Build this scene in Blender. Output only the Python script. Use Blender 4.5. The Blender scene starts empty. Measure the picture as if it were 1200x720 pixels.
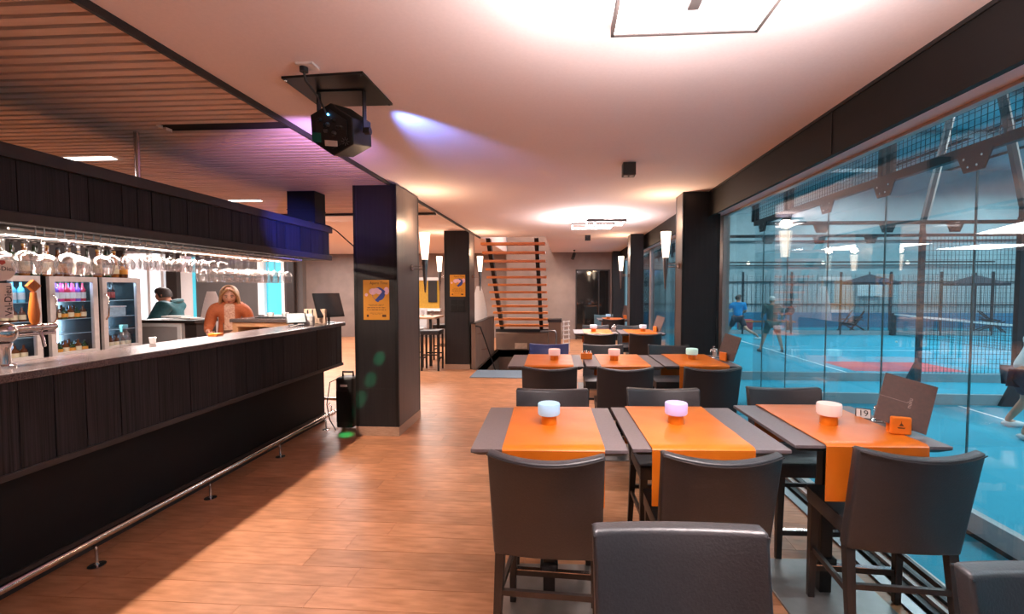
import bpy, bmesh, math, random
from mathutils import Vector, Matrix
random.seed(7)
SC = bpy.context.scene
COL = SC.collection
PI = math.pi
R = math.radians

# ------------------------------------------------------------------ camera
cd = bpy.data.cameras.new('camera'); cam = bpy.data.objects.new('camera', cd); COL.objects.link(cam)
cam.location = (0, 0, 1.6)
cam.rotation_euler = (PI/2 - math.atan(22/525), 0, math.atan(32/525))
cd.sensor_width = 36; cd.lens = 36*525/1200; cd.shift_x = -30/1200; cd.clip_start = .02; cd.clip_end = 200
SC.camera = cam
SC.view_settings.view_transform = 'Standard'; SC.view_settings.look = 'None'
SC.view_settings.exposure = 0.38; SC.view_settings.gamma = 1; SC.view_settings.use_curve_mapping = False
cy = SC.cycles
cy.max_bounces = 8; cy.diffuse_bounces = 4; cy.glossy_bounces = 4; cy.transmission_bounces = 8
cy.transparent_max_bounces = 40; cy.caustics_reflective = False; cy.caustics_refractive = False
cy.sample_clamp_indirect = 4.0

# ------------------------------------------------------------------ world and lights
w = bpy.data.worlds.new('world'); SC.world = w; w.use_nodes = True
w.node_tree.nodes['Background'].inputs[0].default_value = (.40, .66, .80, 1)
w.node_tree.nodes['Background'].inputs[1].default_value = .5

def light(kind, name, loc, power, color=(1, 1, 1), target=None, **k):
    l = bpy.data.lights.new(name, kind); l.energy = power; l.color = color
    for a, v in k.items(): setattr(l, a, v)
    o = bpy.data.objects.new(name, l); COL.objects.link(o); o.location = loc
    if target is not None:
        o.rotation_euler = (Vector(target) - Vector(loc)).to_track_quat('-Z', 'Y').to_euler()
    return o
def area(name, loc, sx, sy, power, color, target):
    o = light('AREA', name, loc, power, color, target, shape='RECTANGLE', size=sx, size_y=sy)
    return o
WARM = (1.0, .74, .56); NEUT = (1.0, .88, .86); COOL = (.80, .96, 1.0)
# ceiling frame lamps of the dining room (down light and the glow on the ceiling), plus an added, unseen one behind the camera
for i, (x, y) in enumerate([(.46, 1.35), (.46, 7.2), (.46, -2.2)]):
    area('ceiling_lamp_down', (x, y, 2.60), .62, .62, 28, NEUT, (x, y, 0)).data.spread = R(112)
    area('ceiling_lamp_glow', (x, y, 2.42), .62, .62, 72, NEUT, (x, y, 4))
# LED strip under the glass rack canopy over the bar
area('canopy_strip_light', (-3.09, 2.55, 1.957), .035, 4.7, 180, (1, .80, .66), (-3.09, 2.55, 0)).rotation_euler = (0, 0, 0)
# linear lamps of the slatted ceiling, and added fills that brighten the rooms behind the bar
for y in (1.7, 3.58, 5.4):
    area('slat_ceiling_lamp', (-3.98, y, 2.66), .4, .06, 14, NEUT, (-3.98, y, 0))
area('back_room_fill', (-7.4, 8.2, 2.6), 1.6, 1.6, 150, (1, .93, .9), (-7.4, 8.2, 0))
area('back_room_fill', (-3.6, 11.4, 2.6), 1.6, 1.6, 130, (1, .9, .82), (-3.6, 11.4, 0))
area('back_room_fill', (.4, 12.0, 2.62), .9, .9, 70, NEUT, (.4, 12, 0))
area('back_room_fill', (-4.3, 7.9, 2.66), 1.4, 1.4, 150, (1, .93, .9), (-4.3, 7.6, 0))
area('back_room_fill', (-7.0, 12.2, 2.66), 1.4, 1.4, 140, (1, .93, .9), (-7.0, 12.2, 0))
area('upper_stair_fill', (-1.15, 12.6, 4.5), 1, 1, 60, (1, .85, .75), (-1.15, 12.6, 0))  # added fill without a fitting, brightens the upper stairwell
# lamps of the sports hall
for x in (6.5, 13.5, 21):
    for y in (1.5, 9, 15, 21):
        area('hall_lamp', (x, y, 6.4), 2.6, 1.0, 330, COOL, (x, y, 0))
# light effect projector
light('SPOT', 'projector_beam', (-1.13, 2.63, 2.615), 120, (.16, .30, 1), (-.74, 4.0, 2.66), spot_size=R(50), spot_blend=.9, shadow_soft_size=.02)
light('SPOT', 'projector_beam', (-1.30, 2.62, 2.40), 4200, (.03, .08, 1), (-2.75, 4.45, 2.20), spot_size=R(21), spot_blend=1, shadow_soft_size=.02)
light('SPOT', 'projector_spill', (-1.44, 2.66, 2.36), 70, (.62, .36, 1), (-2.25, 3.9, 2.75), spot_size=R(75), spot_blend=1, shadow_soft_size=.03)
light('SPOT', 'projector_streak', (-1.10, 2.64, 2.56), 420, (1, .35, .02), (-.185, 4.42, 2.72), spot_size=R(1.3), spot_blend=.5, shadow_soft_size=.002)
light('SPOT', 'projector_beam', (-1.26, 2.64, 2.40), 260, (.16, .12, 1), (-2.15, 4.68, 2.25), spot_size=R(22), spot_blend=1, shadow_soft_size=.02)
for px, pz in ((-1.985, .86), (-2.085, .63), (-2.20, .42), (-2.36, .04)):
    light('SPOT', 'projector_dot', (-1.24, 2.70, 2.36), 900, (0, 1, .42), (px, 4.66, pz), spot_size=R(3.4), spot_blend=.9, shadow_soft_size=.01)

# ------------------------------------------------------------------ materials
def srgb(h):
    h = h.lstrip('#'); v = [int(h[i:i+2], 16)/255 for i in (0, 2, 4)]
    return tuple((c/12.92 if c <= .04045 else ((c+.055)/1.055)**2.4) for c in v)
def newmat(name):
    m = bpy.data.materials.new(name); m.use_nodes = True
    nt = m.node_tree; return m, nt, nt.nodes['Principled BSDF']
def pm(name, c, rough=.5, metal=0, var=.12, scale=20, bump=0, stretch=(1, 1, 1), spec=.5, emit=None, es=0, rand=0, c2=None, coat=0):
    """principled material whose colour is varied by noise stretched along an axis"""
    if isinstance(c, str): c = srgb(c)
    if isinstance(c2, str): c2 = srgb(c2)
    m, nt, b = newmat(name); N, L = nt.nodes, nt.links
    tc = N.new('ShaderNodeTexCoord'); mp = N.new('ShaderNodeMapping'); mp.inputs['Scale'].default_value = stretch
    no = N.new('ShaderNodeTexNoise'); no.inputs['Scale'].default_value = scale; no.inputs['Detail'].default_value = 4
    L.new(tc.outputs['Object'], mp.inputs[0]); L.new(mp.outputs[0], no.inputs['Vector'])
    rp = N.new('ShaderNodeValToRGB'); rp.color_ramp.elements[0].position = .3; rp.color_ramp.elements[1].position = .7
    a = c if c2 else tuple(x*(1-var) for x in c); d = c2 if c2 else tuple(min(1, x*(1+var)) for x in c)
    rp.color_ramp.elements[0].color = (*a, 1); rp.color_ramp.elements[1].color = (*d, 1)
    L.new(no.outputs['Fac'], rp.inputs[0]); src = rp.outputs[0]
    if rand:
        oi = N.new('ShaderNodeObjectInfo'); ge = N.new('ShaderNodeNewGeometry')
        ad = N.new('ShaderNodeMath'); ad.operation = 'ADD'; L.new(oi.outputs['Random'], ad.inputs[0]); L.new(ge.outputs['Random Per Island'], ad.inputs[1])
        fr = N.new('ShaderNodeMath'); fr.operation = 'FRACT'; L.new(ad.outputs[0], fr.inputs[0])
        mr = N.new('ShaderNodeMapRange'); mr.inputs['To Min'].default_value = 1-rand; mr.inputs['To Max'].default_value = 1+rand; L.new(fr.outputs[0], mr.inputs[0])
        mx = N.new('ShaderNodeVectorMath'); mx.operation = 'SCALE'; L.new(src, mx.inputs[0]); L.new(mr.outputs[0], mx.inputs['Scale']); src = mx.outputs[0]
    L.new(src, b.inputs['Base Color'])
    b.inputs['Roughness'].default_value = rough; b.inputs['Metallic'].default_value = metal; b.inputs['Specular IOR Level'].default_value = spec
    b.inputs['Coat Weight'].default_value = coat
    if emit is not None:
        b.inputs['Emission Color'].default_value = (*(srgb(emit) if isinstance(emit, str) else emit), 1); b.inputs['Emission Strength'].default_value = es
    if bump:
        bp = N.new('ShaderNodeBump'); bp.inputs['Strength'].default_value = bump; bp.inputs['Distance'].default_value = .01
        L.new(no.outputs['Fac'], bp.inputs['Height']); L.new(bp.outputs[0], b.inputs['Normal'])
    return m
def glassmat(name, tint=(1, 1, 1), ior=1.5, rough=0, haze=0, hazecol=(1, 1, 1), refl=1.0):
    m, nt, b = newmat(name); N, L = nt.nodes, nt.links; N.remove(b); out = N['Material Output']
    tr = N.new('ShaderNodeBsdfTransparent'); tr.inputs[0].default_value = (*tint, 1)
    gl = N.new('ShaderNodeBsdfGlossy'); gl.inputs['Roughness'].default_value = rough
    fr = N.new('ShaderNodeFresnel'); ge = N.new('ShaderNodeNewGeometry'); mi = N.new('ShaderNodeMapRange')   # same reflectance on both faces
    mi.inputs['To Min'].default_value = ior; mi.inputs['To Max'].default_value = 1/ior; L.new(ge.outputs['Backfacing'], mi.inputs[0]); L.new(mi.outputs[0], fr.inputs['IOR'])
    ml = N.new('ShaderNodeMath'); ml.operation = 'MULTIPLY'; ml.inputs[1].default_value = refl; L.new(fr.outputs[0], ml.inputs[0])
    mx = N.new('ShaderNodeMixShader'); L.new(ml.outputs[0], mx.inputs[0]); L.new(tr.outputs[0], mx.inputs[1]); L.new(gl.outputs[0], mx.inputs[2])
    if haze:
        di = N.new('ShaderNodeBsdfDiffuse'); di.inputs[0].default_value = (*hazecol, 1); no = N.new('ShaderNodeTexNoise'); no.inputs['Scale'].default_value = 40
        hm = N.new('ShaderNodeMath'); hm.operation = 'MULTIPLY'; hm.inputs[1].default_value = haze*1.2; L.new(no.outputs['Fac'], hm.inputs[0])
        m2 = N.new('ShaderNodeMixShader'); L.new(hm.outputs[0], m2.inputs[0]); L.new(mx.outputs[0], m2.inputs[1]); L.new(di.outputs[0], m2.inputs[2]); mx = m2
    L.new(mx.outputs[0], out.inputs[0]); return m
M = {}
M['plank'] = pm('oak_planks', '#bd8460', .38, var=.0, c2='#986440', scale=5, stretch=(1.0, 5, 1), rand=.15, bump=.05, spec=.4)
M['subfloor'] = pm('subfloor', '#2a1b14', .9)
M['ceiling'] = pm('white_plaster', '#ecdddc', .9, var=.02, scale=60, bump=.02)
M['slat'] = pm('ceiling_slats', '#e2c6b4', .6, c2='#d0b29e', var=0, scale=6, stretch=(.4, 8, 8), rand=.1)
M['black'] = pm('black_paint', '#141314', .5)
M['slatvoid'] = pm('ceiling_void', '#120c0a', .9)
M['cladding'] = pm('dark_oak_cladding', '#0a090b', .6, c2='#2a2628', var=0, scale=16, stretch=(7, 9, .12), rand=.3, bump=.15, spec=.2)
M['barbase'] = pm('bar_base_laminate', '#0b0a0c', .6, var=.1, spec=.2)
M['trim'] = pm('brown_trim', '#302927', .5, var=.1, spec=.3)
M['granite'] = pm('speckled_granite', '#332b2a', .25, c2='#6a5c59', var=0, scale=160, spec=.6)
M['column'] = pm('dark_column_panel', '#1a181a', .45, c2='#242122', var=0, scale=8, stretch=(6, 6, .2), bump=.03, spec=.35)
M['colside'] = pm('taupe_column_panel', '#4b4340', .45, c2='#5a504c', var=0, scale=8, stretch=(6, 6, .2), bump=.03)
M['beam'] = pm('dark_beam', '#151212', .6, var=.08, stretch=(6, .3, 6), spec=.25)
M['skirt'] = pm('pale_wood_skirting', '#b99a84', .5, c2='#a68670', var=0, stretch=(1, 6, 6))
M['chrome'] = pm('polished_chrome', '#cfc8c6', .15, 1, var=.03)
M['steel'] = pm('brushed_steel', '#8f8c8c', .32, 1, var=.08, stretch=(1, 20, 1))
M['alu'] = pm('window_aluminium', '#b9aca6', .4, .3, var=.05)
M['blackmetal'] = pm('black_metal', '#171717', .4, .3, var=.1)
M['leather'] = pm('dark_leather', '#222124', .42, c2='#29282b', var=0, scale=140, bump=.12, spec=.5)
M['bluelitleather'] = pm('blue_lit_leather', '#26336a', .4, c2='#2e3c7a', var=0, scale=140, bump=.12)  # blue light falling on dark leather, put into the colour
M['tealleather'] = pm('teal_leather', '#4f6a74', .5, c2='#5a7883', var=0, scale=140, bump=.1)
M['seam'] = pm('leather_piping', '#1f1b1c', .4, scale=100)
M['darkwood'] = pm('dark_stained_wood', '#1f1917', .4, c2='#2a211d', var=0, stretch=(6, 6, .3))
M['table'] = pm('grey_table_laminate', '#5d5355', .45, c2='#655b5d', var=0, scale=80)
M['tableedge'] = pm('dark_table_edge', '#1e1b1c', .4)
M['plate'] = pm('steel_base_plate', '#7c7876', .35, .6, c2='#8a8683', var=0, scale=12)
M['orange'] = pm('orange_leather_runner', '#c25f10', .36, c2='#ca6b18', var=0, scale=7, bump=.15)
M['orangewood'] = pm('orange_lacquer', '#dd7420', .4, var=.06)
M['cupbase'] = pm('amber_cup', '#c97016', .3, var=.1, spec=.6)
M['stairtread'] = pm('stair_tread_wood', '#d07a38', .45, c2='#b8622a', var=0, stretch=(.5, 6, 6))
M['concrete'] = pm('taupe_plaster', '#7d6b63', .75, c2='#8a786f', var=0, scale=3, bump=.06)
M['brownwall'] = pm('brown_plaster', '#6b5348', .7, c2='#78604f', var=0, scale=3)
M['darkwall'] = pm('dark_grey_wall', '#4a4442', .8, var=.06, scale=4)
M['white'] = pm('white_lacquer', '#e9e6e6', .35, var=.02)
M['grey'] = pm('light_grey_panel', '#a49f9f', .5, var=.03)
M['paper'] = pm('paper', '#dcd6d2', .8, var=.04)
M['menu'] = pm('brown_menu_cover', '#4a3833', .6, c2='#554039', var=0, scale=60, bump=.1)
M['print'] = pm('silver_print', '#a8938a', .6)
M['ink'] = pm('black_ink', '#17120f', .8)
M['brownink'] = pm('brown_ink', '#4a2a10', .8)
M['glass'] = glassmat('window_glass', (.97, .99, 1), 1.52, refl=1.5)
M['courtglass'] = glassmat('court_glass', (.93, .97, .98), 1.42)
M['drink'] = glassmat('drinking_glass', (.95, .94, .94), 1.5, 0, .018, (1, .95, .95), 1.5)  # small share of white diffuse stands in for highlights
M['fridgeglass'] = glassmat('fridge_glass', (.94, .96, 1), 1.4)
M['mesh'] = pm('dark_wire', '#22303a', .5, .3)
M['fence'] = pm('dark_steel_fence', '#20292f', .5, .2, var=.1)
M['joint'] = pm('glass_edge', '#4a6a70', .3)
M['turf'] = pm('blue_court_turf', '#1f8aa4', .9, c2='#2fa0b8', var=0, scale=90, bump=.3)
M['line'] = pm('white_court_line', '#e8eef0', .8)
M['pink'] = pm('red_turf', '#c4505c', .9)
M['rail'] = pm('grey_base_rail', '#9aa6aa', .5, var=.05)
M['hallwall'] = pm('hall_wall', '#93a8ac', .8, var=.08, scale=2)
M['hallpanel'] = pm('ribbed_hall_panel', '#b0bcbe', .7, c2='#94a4a8', var=0, scale=4, rand=.12)
M['roof'] = pm('hall_roof_membrane', '#a4bcc6', .8, c2='#7e9aa8', var=0, scale=.6)
M['cyanpane'] = pm('daylit_pane', '#4fb0c4', .3, emit='#46b4c8', es=.55, var=.05)
M['whitepane'] = pm('bright_daylit_pane', '#e8ecf0', .3, emit='#e6eef6', es=1.1, var=.03)
M['lampglow'] = pm('lamp_diffuser', '#ffffff', .4, emit=(1, .93, .88), es=3.2, var=.01)
M['stripglow'] = pm('led_strip', '#ffffff', .4, emit=(1, .86, .74), es=1.3, var=.01)
M['sconceglow'] = pm('sconce_shade', '#ffe8d2', .4, emit=(1, .80, .60), es=2.6, var=.01)
M['fridgeled'] = pm('fridge_led', '#cfe8ff', .4, emit=(.5, .8, 1), es=34, var=.01)
M['fridgein'] = pm('fridge_liner', '#a8c0d0', .5, var=.05)
M['fridgeframe'] = pm('fridge_door_frame', '#b4a9a6', .4, .2, c2='#c0b5b2', var=0)
M['skin'] = pm('skin', '#c68f76', .55, var=.05, scale=30)
M['hairblond'] = pm('blond_hair', '#b98a5c', .5, c2='#7d5636', var=0, scale=60, stretch=(6, 6, .4), bump=.4)
M['hairdark'] = pm('dark_hair', '#2c2422', .6, c2='#3c322e', var=0, scale=60, bump=.4)
M['hairgrey'] = pm('grey_hair', '#b8b4ae', .6, c2='#d0ccc6', var=0, scale=60, bump=.4)
M['rust'] = pm('rust_suede', '#a8552a', .75, c2='#984a24', var=0, scale=50, bump=.15)
M['blouse'] = pm('beige_floral_blouse', '#c9a68e', .8, c2='#a5705c', var=0, scale=60)
M['belt'] = pm('brown_belt', '#4e3020', .5)
M['teal'] = pm('teal_puffer', '#184a52', .5, c2='#20606a', var=0, scale=30, bump=.2)
M['blueshirt'] = pm('bright_blue_shirt', '#1590d0', .7, var=.1)
M['navy'] = pm('navy_cloth', '#1c2736', .8)
M['greenshirt'] = pm('dark_green_shirt', '#31524e', .8, c2='#3a605a', var=0, scale=12)
M['whiteshirt'] = pm('white_cloth', '#d4d8d8', .8, var=.05)
M['shoe'] = pm('white_shoe', '#d8dadb', .6, var=.06)
M['darkshoe'] = pm('dark_shoe', '#2a2f33', .6)
M['tapwood'] = pm('oiled_tap_handle', '#c2702c', .35, c2='#a85a20', var=0, stretch=(6, 6, .4))
M['tapsign'] = pm('cream_tap_sign', '#efe2d6', .5, var=.03)
M['posterpaper'] = pm('orange_poster_paper', '#d8941a', .6, c2='#d08a16', var=0, scale=8)
M['posterblue'] = pm('poster_blue', '#2a3f8c', .6)
M['posterpink'] = pm('poster_pink', '#e3b8c4', .6)
M['ochre'] = pm('ochre_wall', '#b0801e', .7, emit=(.7, .42, .08), es=.12)  # faint emission puts a glow into the wall colour
M['screen'] = pm('dark_screen', '#2a2c30', .12, var=.02, spec=.8)
M['lcd'] = pm('lit_screen', '#8f9698', .2, emit='#a8b0b0', es=.25)
M['carpet'] = pm('grey_mat', '#6f7f8c', .95, c2='#5e6d7a', var=0, scale=120, bump=.3)
M['plastic'] = pm('white_plastic', '#d4ccc8', .4)
M['beigebox'] = pm('beige_plate', '#c0a48e', .6)
M['lightwood'] = pm('light_wood', '#c09068', .5, c2='#ae7e58', var=0, stretch=(.5, 6, 6))
M['blueled'] = pm('blue_indicator', '#60c0ff', .4, emit=(.1, .5, 1), es=8)
def bottlemat(name, c, rough=.08): return pm(name, c, rough, 0, var=.15, scale=30, spec=.8)
for n, c in (('whisky', '#5a2c0c'), ('amber', '#8a4a12'), ('green', '#1e3a1c'), ('darkglass', '#14120f'), ('pinkjuice', '#d0407c'), ('redjuice', '#a82038'), ('bluewater', '#6cc0d8'), ('cola', '#1c1012'), ('clear', '#9fb4bc'), ('violet', '#7a4ca8')):
    M[n] = bottlemat(n + '_bottle', c)
for n, c in (('labelcream', '#d6c39c'), ('labelorange', '#d08a2c'), ('labelwhite', '#d8d4d0'), ('labelred', '#a03428'), ('capgold', '#a8803c'), ('capblack', '#17150f')):
    M[n] = pm(n, c, .6, var=.06)
for n, c in (('cupblue', (.62, .82, 1)), ('cupviolet', (.80, .70, 1)), ('cuppink', (1, .72, .66)), ('cupwarm', (1, .80, .74)), ('cupgreen', (.74, .95, .86)), ('cupwhite', (.9, .92, 1))):
    M[n] = pm('frosted_' + n, tuple(.7*q_*q_ for q_ in c), .5, var=.02, emit=c, es=.26)

# ------------------------------------------------------------------ geometry helpers
def ident(v): return v
class MB:
    def __init__(s): s.v = []; s.f = []
    def add(s, vs, fs, mtx=None):
        n = len(s.v)
        for p in vs:
            p = Vector(p); s.v.append(tuple(mtx @ p) if mtx is not None else tuple(p))
        s.f += [tuple(i+n for i in f) for f in fs]; return s
    def box(s, x0, x1, y0, y1, z0, z1, mtx=None):
        vs = [(x0, y0, z0), (x1, y0, z0), (x1, y1, z0), (x0, y1, z0), (x0, y0, z1), (x1, y0, z1), (x1, y1, z1), (x0, y1, z1)]
        return s.add(vs, [(0, 3, 2, 1), (4, 5, 6, 7), (0, 1, 5, 4), (1, 2, 6, 5), (2, 3, 7, 6), (3, 0, 4, 7)], mtx)
    def frustum(s, b, t, mtx=None):   # two quads of 4 points
        return s.add(list(b)+list(t), [(0, 3, 2, 1), (4, 5, 6, 7), (0, 1, 5, 4), (1, 2, 6, 5), (2, 3, 7, 6), (3, 0, 4, 7)], mtx)
    def bar(s, a, b, wx, wy=None, up=(0, 0, 1)):   # square bar between two points
        a, b = Vector(a), Vector(b); d = (b-a).normalized(); u = Vector(up)
        if abs(d.dot(u)) > .98: u = Vector((0, 1, 0))
        sx = d.cross(u).normalized(); sy = sx.cross(d).normalized(); wy = wy or wx
        q = lambda p: [p+sx*i*wx/2+sy*j*wy/2 for i, j in ((-1, -1), (1, -1), (1, 1), (-1, 1))]
        return s.frustum(q(a), q(b))
    def tube(s, pts, r, seg=8, caps=True, closed=False):
        pts = [Vector(p) for p in pts]; n = len(pts); base = len(s.v); prev = None
        rs = r if isinstance(r, (list, tuple)) else [r]*n
        for i, p in enumerate(pts):
            if closed: d = (pts[(i+1) % n]-pts[i-1]).normalized()
            else: d = (pts[min(i+1, n-1)]-pts[max(i-1, 0)]).normalized()
            if prev is None:
                u = Vector((0, 0, 1)) if abs(d.z) < .9 else Vector((1, 0, 0)); x = d.cross(u).normalized()
            else: x = (prev-d*prev.dot(d)).normalized()
            prev = x; y = d.cross(x)
            for k in range(seg):
                a = 2*PI*k/seg; s.v.append(tuple(p+(x*math.cos(a)+y*math.sin(a))*rs[i]))
        m = n if closed else n-1
        for i in range(m):
            for k in range(seg):
                j = (i+1) % n
                s.f.append((base+i*seg+k, base+i*seg+(k+1) % seg, base+j*seg+(k+1) % seg, base+j*seg+k))
        if caps and not closed:
            s.f.append(tuple(base+k for k in range(seg))[::-1]); s.f.append(tuple(base+(n-1)*seg+k for k in range(seg)))
        return s
    def lathe(s, prof, seg=16, c=(0, 0, 0), mtx=None):
        vs = []; fs = []; n = len(prof)
        for r, z in prof:
            for k in range(seg):
                a = 2*PI*k/seg; vs.append((c[0]+r*math.cos(a), c[1]+r*math.sin(a), c[2]+z))
        for i in range(n-1):
            for k in range(seg):
                fs.append((i*seg+k, i*seg+(k+1) % seg, (i+1)*seg+(k+1) % seg, (i+1)*seg+k))
        if prof[0][0] > 1e-5: fs.append(tuple(range(seg))[::-1])
        if prof[-1][0] > 1e-5: fs.append(tuple((n-1)*seg+k for k in range(seg)))
        return s.add(vs, fs, mtx)
    def ball(s, c, r, seg=12, rings=8, sc=(1, 1, 1), mtx=None):
        prof = [(max(1e-6, math.sin(PI*i/rings)), -math.cos(PI*i/rings)) for i in range(rings+1)]
        vs = []; fs = []
        for pr, z in prof:
            for k in range(seg):
                a = 2*PI*k/seg; vs.append((c[0]+r*sc[0]*pr*math.cos(a), c[1]+r*sc[1]*pr*math.sin(a), c[2]+r*sc[2]*z))
        for i in range(rings):
            for k in range(seg): fs.append((i*seg+k, i*seg+(k+1) % seg, (i+1)*seg+(k+1) % seg, (i+1)*seg+k))
        return s.add(vs, fs, mtx)
    def prism(s, poly, h0, h1, plane='xy', mtx=None):
        n = len(poly)
        def p3(a, b, h): return {'xy': (a, b, h), 'xz': (a, h, b), 'yz': (h, a, b)}[plane]
        vs = [p3(a, b, h0) for a, b in poly]+[p3(a, b, h1) for a, b in poly]
        fs = [tuple(range(n))[::-1], tuple(range(n, 2*n))]+[(i, (i+1) % n, (i+1) % n+n, i+n) for i in range(n)]
        return s.add(vs, fs, mtx)
    def grid(s, fn, nu, nv):
        b = len(s.v)
        for j in range(nv+1):
            for i in range(nu+1): s.v.append(tuple(fn(i/nu, j/nv)))
        for j in range(nv):
            for i in range(nu):
                a = b+j*(nu+1)+i; s.f.append((a, a+1, a+nu+2, a+nu+1))
        return s
    def mesh(s, name, mat, bevel=0, smooth=False, weld=False, segs=2, ang=40):
        me = bpy.data.meshes.new(name); bm = bmesh.new()
        vs = [bm.verts.new(p) for p in s.v]
        for f in s.f:
            try: bm.faces.new([vs[i] for i in f])
            except ValueError: pass
        if weld: bmesh.ops.remove_doubles(bm, verts=bm.verts, dist=1e-5)
        bmesh.ops.recalc_face_normals(bm, faces=bm.faces)
        if bevel:
            es = [e for e in bm.edges if len(e.link_faces) == 2 and e.calc_face_angle(0) > R(ang)]
            bmesh.ops.bevel(bm, geom=es, offset=bevel, segments=segs, affect='EDGES', profile=.6, clamp_overlap=True)
        if smooth:
            for f in bm.faces: f.smooth = True
        bm.to_mesh(me); bm.free()
        if smooth: me.set_sharp_from_angle(angle=R(50))
        for m in (mat if isinstance(mat, (list, tuple)) else [mat]): me.materials.append(m)
        return me
    def build(s, name, mat, parent=None, label=None, cat=None, group=None, kind=None, world=False, **k):
        if world and parent is not None:
            off = Vector(parent.location); g = parent.parent
            while g is not None: off += g.location; g = g.parent
            s.v = [tuple(Vector(p)-off) for p in s.v]
        o = bpy.data.objects.new(name, s.mesh(name, mat, **k)); COL.objects.link(o)
        if parent is not None: o.parent = parent
        return tag(o, label, cat, group, kind)
def tag(o, label=None, cat=None, group=None, kind=None):
    for a, v in (('label', label), ('category', cat), ('group', group), ('kind', kind)):
        if v: o[a] = v
    return o
def T(name, label=None, cat=None, loc=(0, 0, 0), rz=0, group=None, kind=None):
    o = bpy.data.objects.new(name, None); COL.objects.link(o); o.location = loc; o.rotation_euler = (0, 0, rz); o.empty_display_size = .05
    return tag(o, label, cat, group, kind)
def inst(name, me, loc, parent=None, rot=(0, 0, 0), **k):
    o = bpy.data.objects.new(name, me); COL.objects.link(o); o.location = loc; o.rotation_euler = rot
    if parent is not None: o.parent = parent
    return tag(o, **k)
def dup(o, loc=None, rz=None, label=None, group=None, parent=None):
    c = o.copy(); COL.objects.link(c)
    if parent is not None: c.parent = parent
    if loc is not None: c.location = loc
    if rz is not None: c.rotation_euler = (0, 0, rz)
    if label: c['label'] = label
    if group: c['group'] = group
    for ch in o.children: dup(ch, parent=c)
    return c
def text(body, size, mtx, mat, parent, name='lettering', align='CENTER', ext=.0004):
    cu = bpy.data.curves.new('t', 'FONT'); cu.body = body; cu.size = size; cu.align_x = align; cu.align_y = 'CENTER'; cu.extrude = ext; cu.resolution_u = 3
    ob = bpy.data.objects.new('t', cu); COL.objects.link(ob)
    dg = bpy.context.evaluated_depsgraph_get(); me = bpy.data.meshes.new_from_object(ob.evaluated_get(dg))
    bpy.data.objects.remove(ob); me.transform(mtx); me.materials.clear(); me.materials.append(mat)
    o = bpy.data.objects.new(name, me); COL.objects.link(o); o.parent = parent; return o
def axes(o, x, y):   # matrix with local x, y axes given and origin o
    x = Vector(x).normalized(); y = Vector(y); y = (y-x*x.dot(y)).normalized(); z = x.cross(y)
    m = Matrix((x, y, z)).transposed().to_4x4(); m.translation = Vector(o); return m
XZ = lambda o: axes(o, (1, 0, 0), (0, 0, 1))     # lettering that faces -y

# ================================================================== THE SETTING
# floor with an opening for the stairwell (x -1.72..-.45, y 8.62..11.6)
fl = MB()
for b in ((-11, 1.8, -4, 8.62), (-11, -1.72, 8.62, 14.3), (-.45, 1.8, 8.62, 14.3), (-1.72, -.45, 11.6, 14.3)):
    fl.box(b[0], b[1], b[2], b[3], -.2, -.009)
floor = fl.build('floor', M['subfloor'], kind='structure')
PW, PL = .165, 1.28
cache = {}; rest = MB(); npl = 0; row = 0
y = -4.0
while y < 14.28:
    x = -11 + random.random()*-PL
    while x < 1.78:
        x0, x1 = max(x, -11), min(x+PL, 1.78); x += PL
        if x1-x0 < .03: continue
        yc = y+PW/2
        segs = [(x0, x1)]
        if 8.55 < yc < 11.65: segs = [(a, b) for a, b in ((x0, min(x1, -1.72)), (max(x0, -.45), x1)) if b-a > .03]
        for a, b in segs:
            if 1.2 < y < 8.4 and b > -2.9 and npl < 300:
                key = round(b-a, 3)
                if key not in cache:
                    cache[key] = MB().box(0, key-.0022, 0, PW-.0022, -.01, 0).mesh('plank', M['plank'])
                inst('plank', cache[key], (a, y, 0), floor); npl += 1
            else: rest.box(a, b-.0022, y, y+PW-.0022, -.01, 0)
    y += PW; row += 1
rest.build('plank_field', M['plank'], floor, kind='stuff')
MB().box(-1.7, -.75, 7.86, 8.58, 0, .012).build('doormat', M['carpet'], label='grey doormat on the wood floor in front of the stairwell', cat='doormat', bevel=.004)

# white ceiling with opening over the stairs, and the slatted ceiling over the bar
cl = MB()
for b in ((-1.86, 1.95, -4, 9.80), (-1.86, -1.85, 9.8, 14.3), (-.42, 1.95, 9.8, 14.3), (-11, -1.86, 6.45, 14.3)):
    cl.box(b[0], b[1], b[2], b[3], 2.72, 2.86)
ceiling = cl.build('ceiling', M['ceiling'], kind='structure')
MB().box(-1.87, -.40, 9.8, 14.3, 4.6, 4.7).box(-1.95, -1.86, 9.8, 14.3, 2.86, 4.6).box(-.42, -.3, 9.8, 14.3, 2.86, 4.6).box(-1.9, -.3, 9.7, 9.8, 2.86, 4.6).build('upper_stairwell', M['ceiling'], ceiling)
slatc = MB().box(-7.5, -1.86, -4, 6.45, 2.72, 2.80).build('ceiling', M['slatvoid'], kind='structure')
me_long = MB().box(-1.868-5.6, -1.868, 0, .049, 2.692, 2.712).mesh('slat', M['slat'])
me_short = MB().box(-5.58, -1.868, 0, .049, 2.692, 2.712).mesh('slat', M['slat'])
y = .7; k = 0
while y < 6.4:
    if 2.88 < y < 2.99:
        inst('slat', MB().box(-5.58, -2.75, 0, .049, 2.692, 2.712).mesh('slat', M['slat']), (0, y, 0), slatc)
    else: inst('slat', me_long if y > 5.25 else me_short, (0, y, 0), slatc)
    y += .0735; k += 1
sl = MB()
y = -3.9
while y < .66: sl.box(-5.58, -1.868, y, y+.049, 2.692, 2.712); y += .0735
sl.build('slat_field', M['slat'], slatc, kind='stuff')
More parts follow.
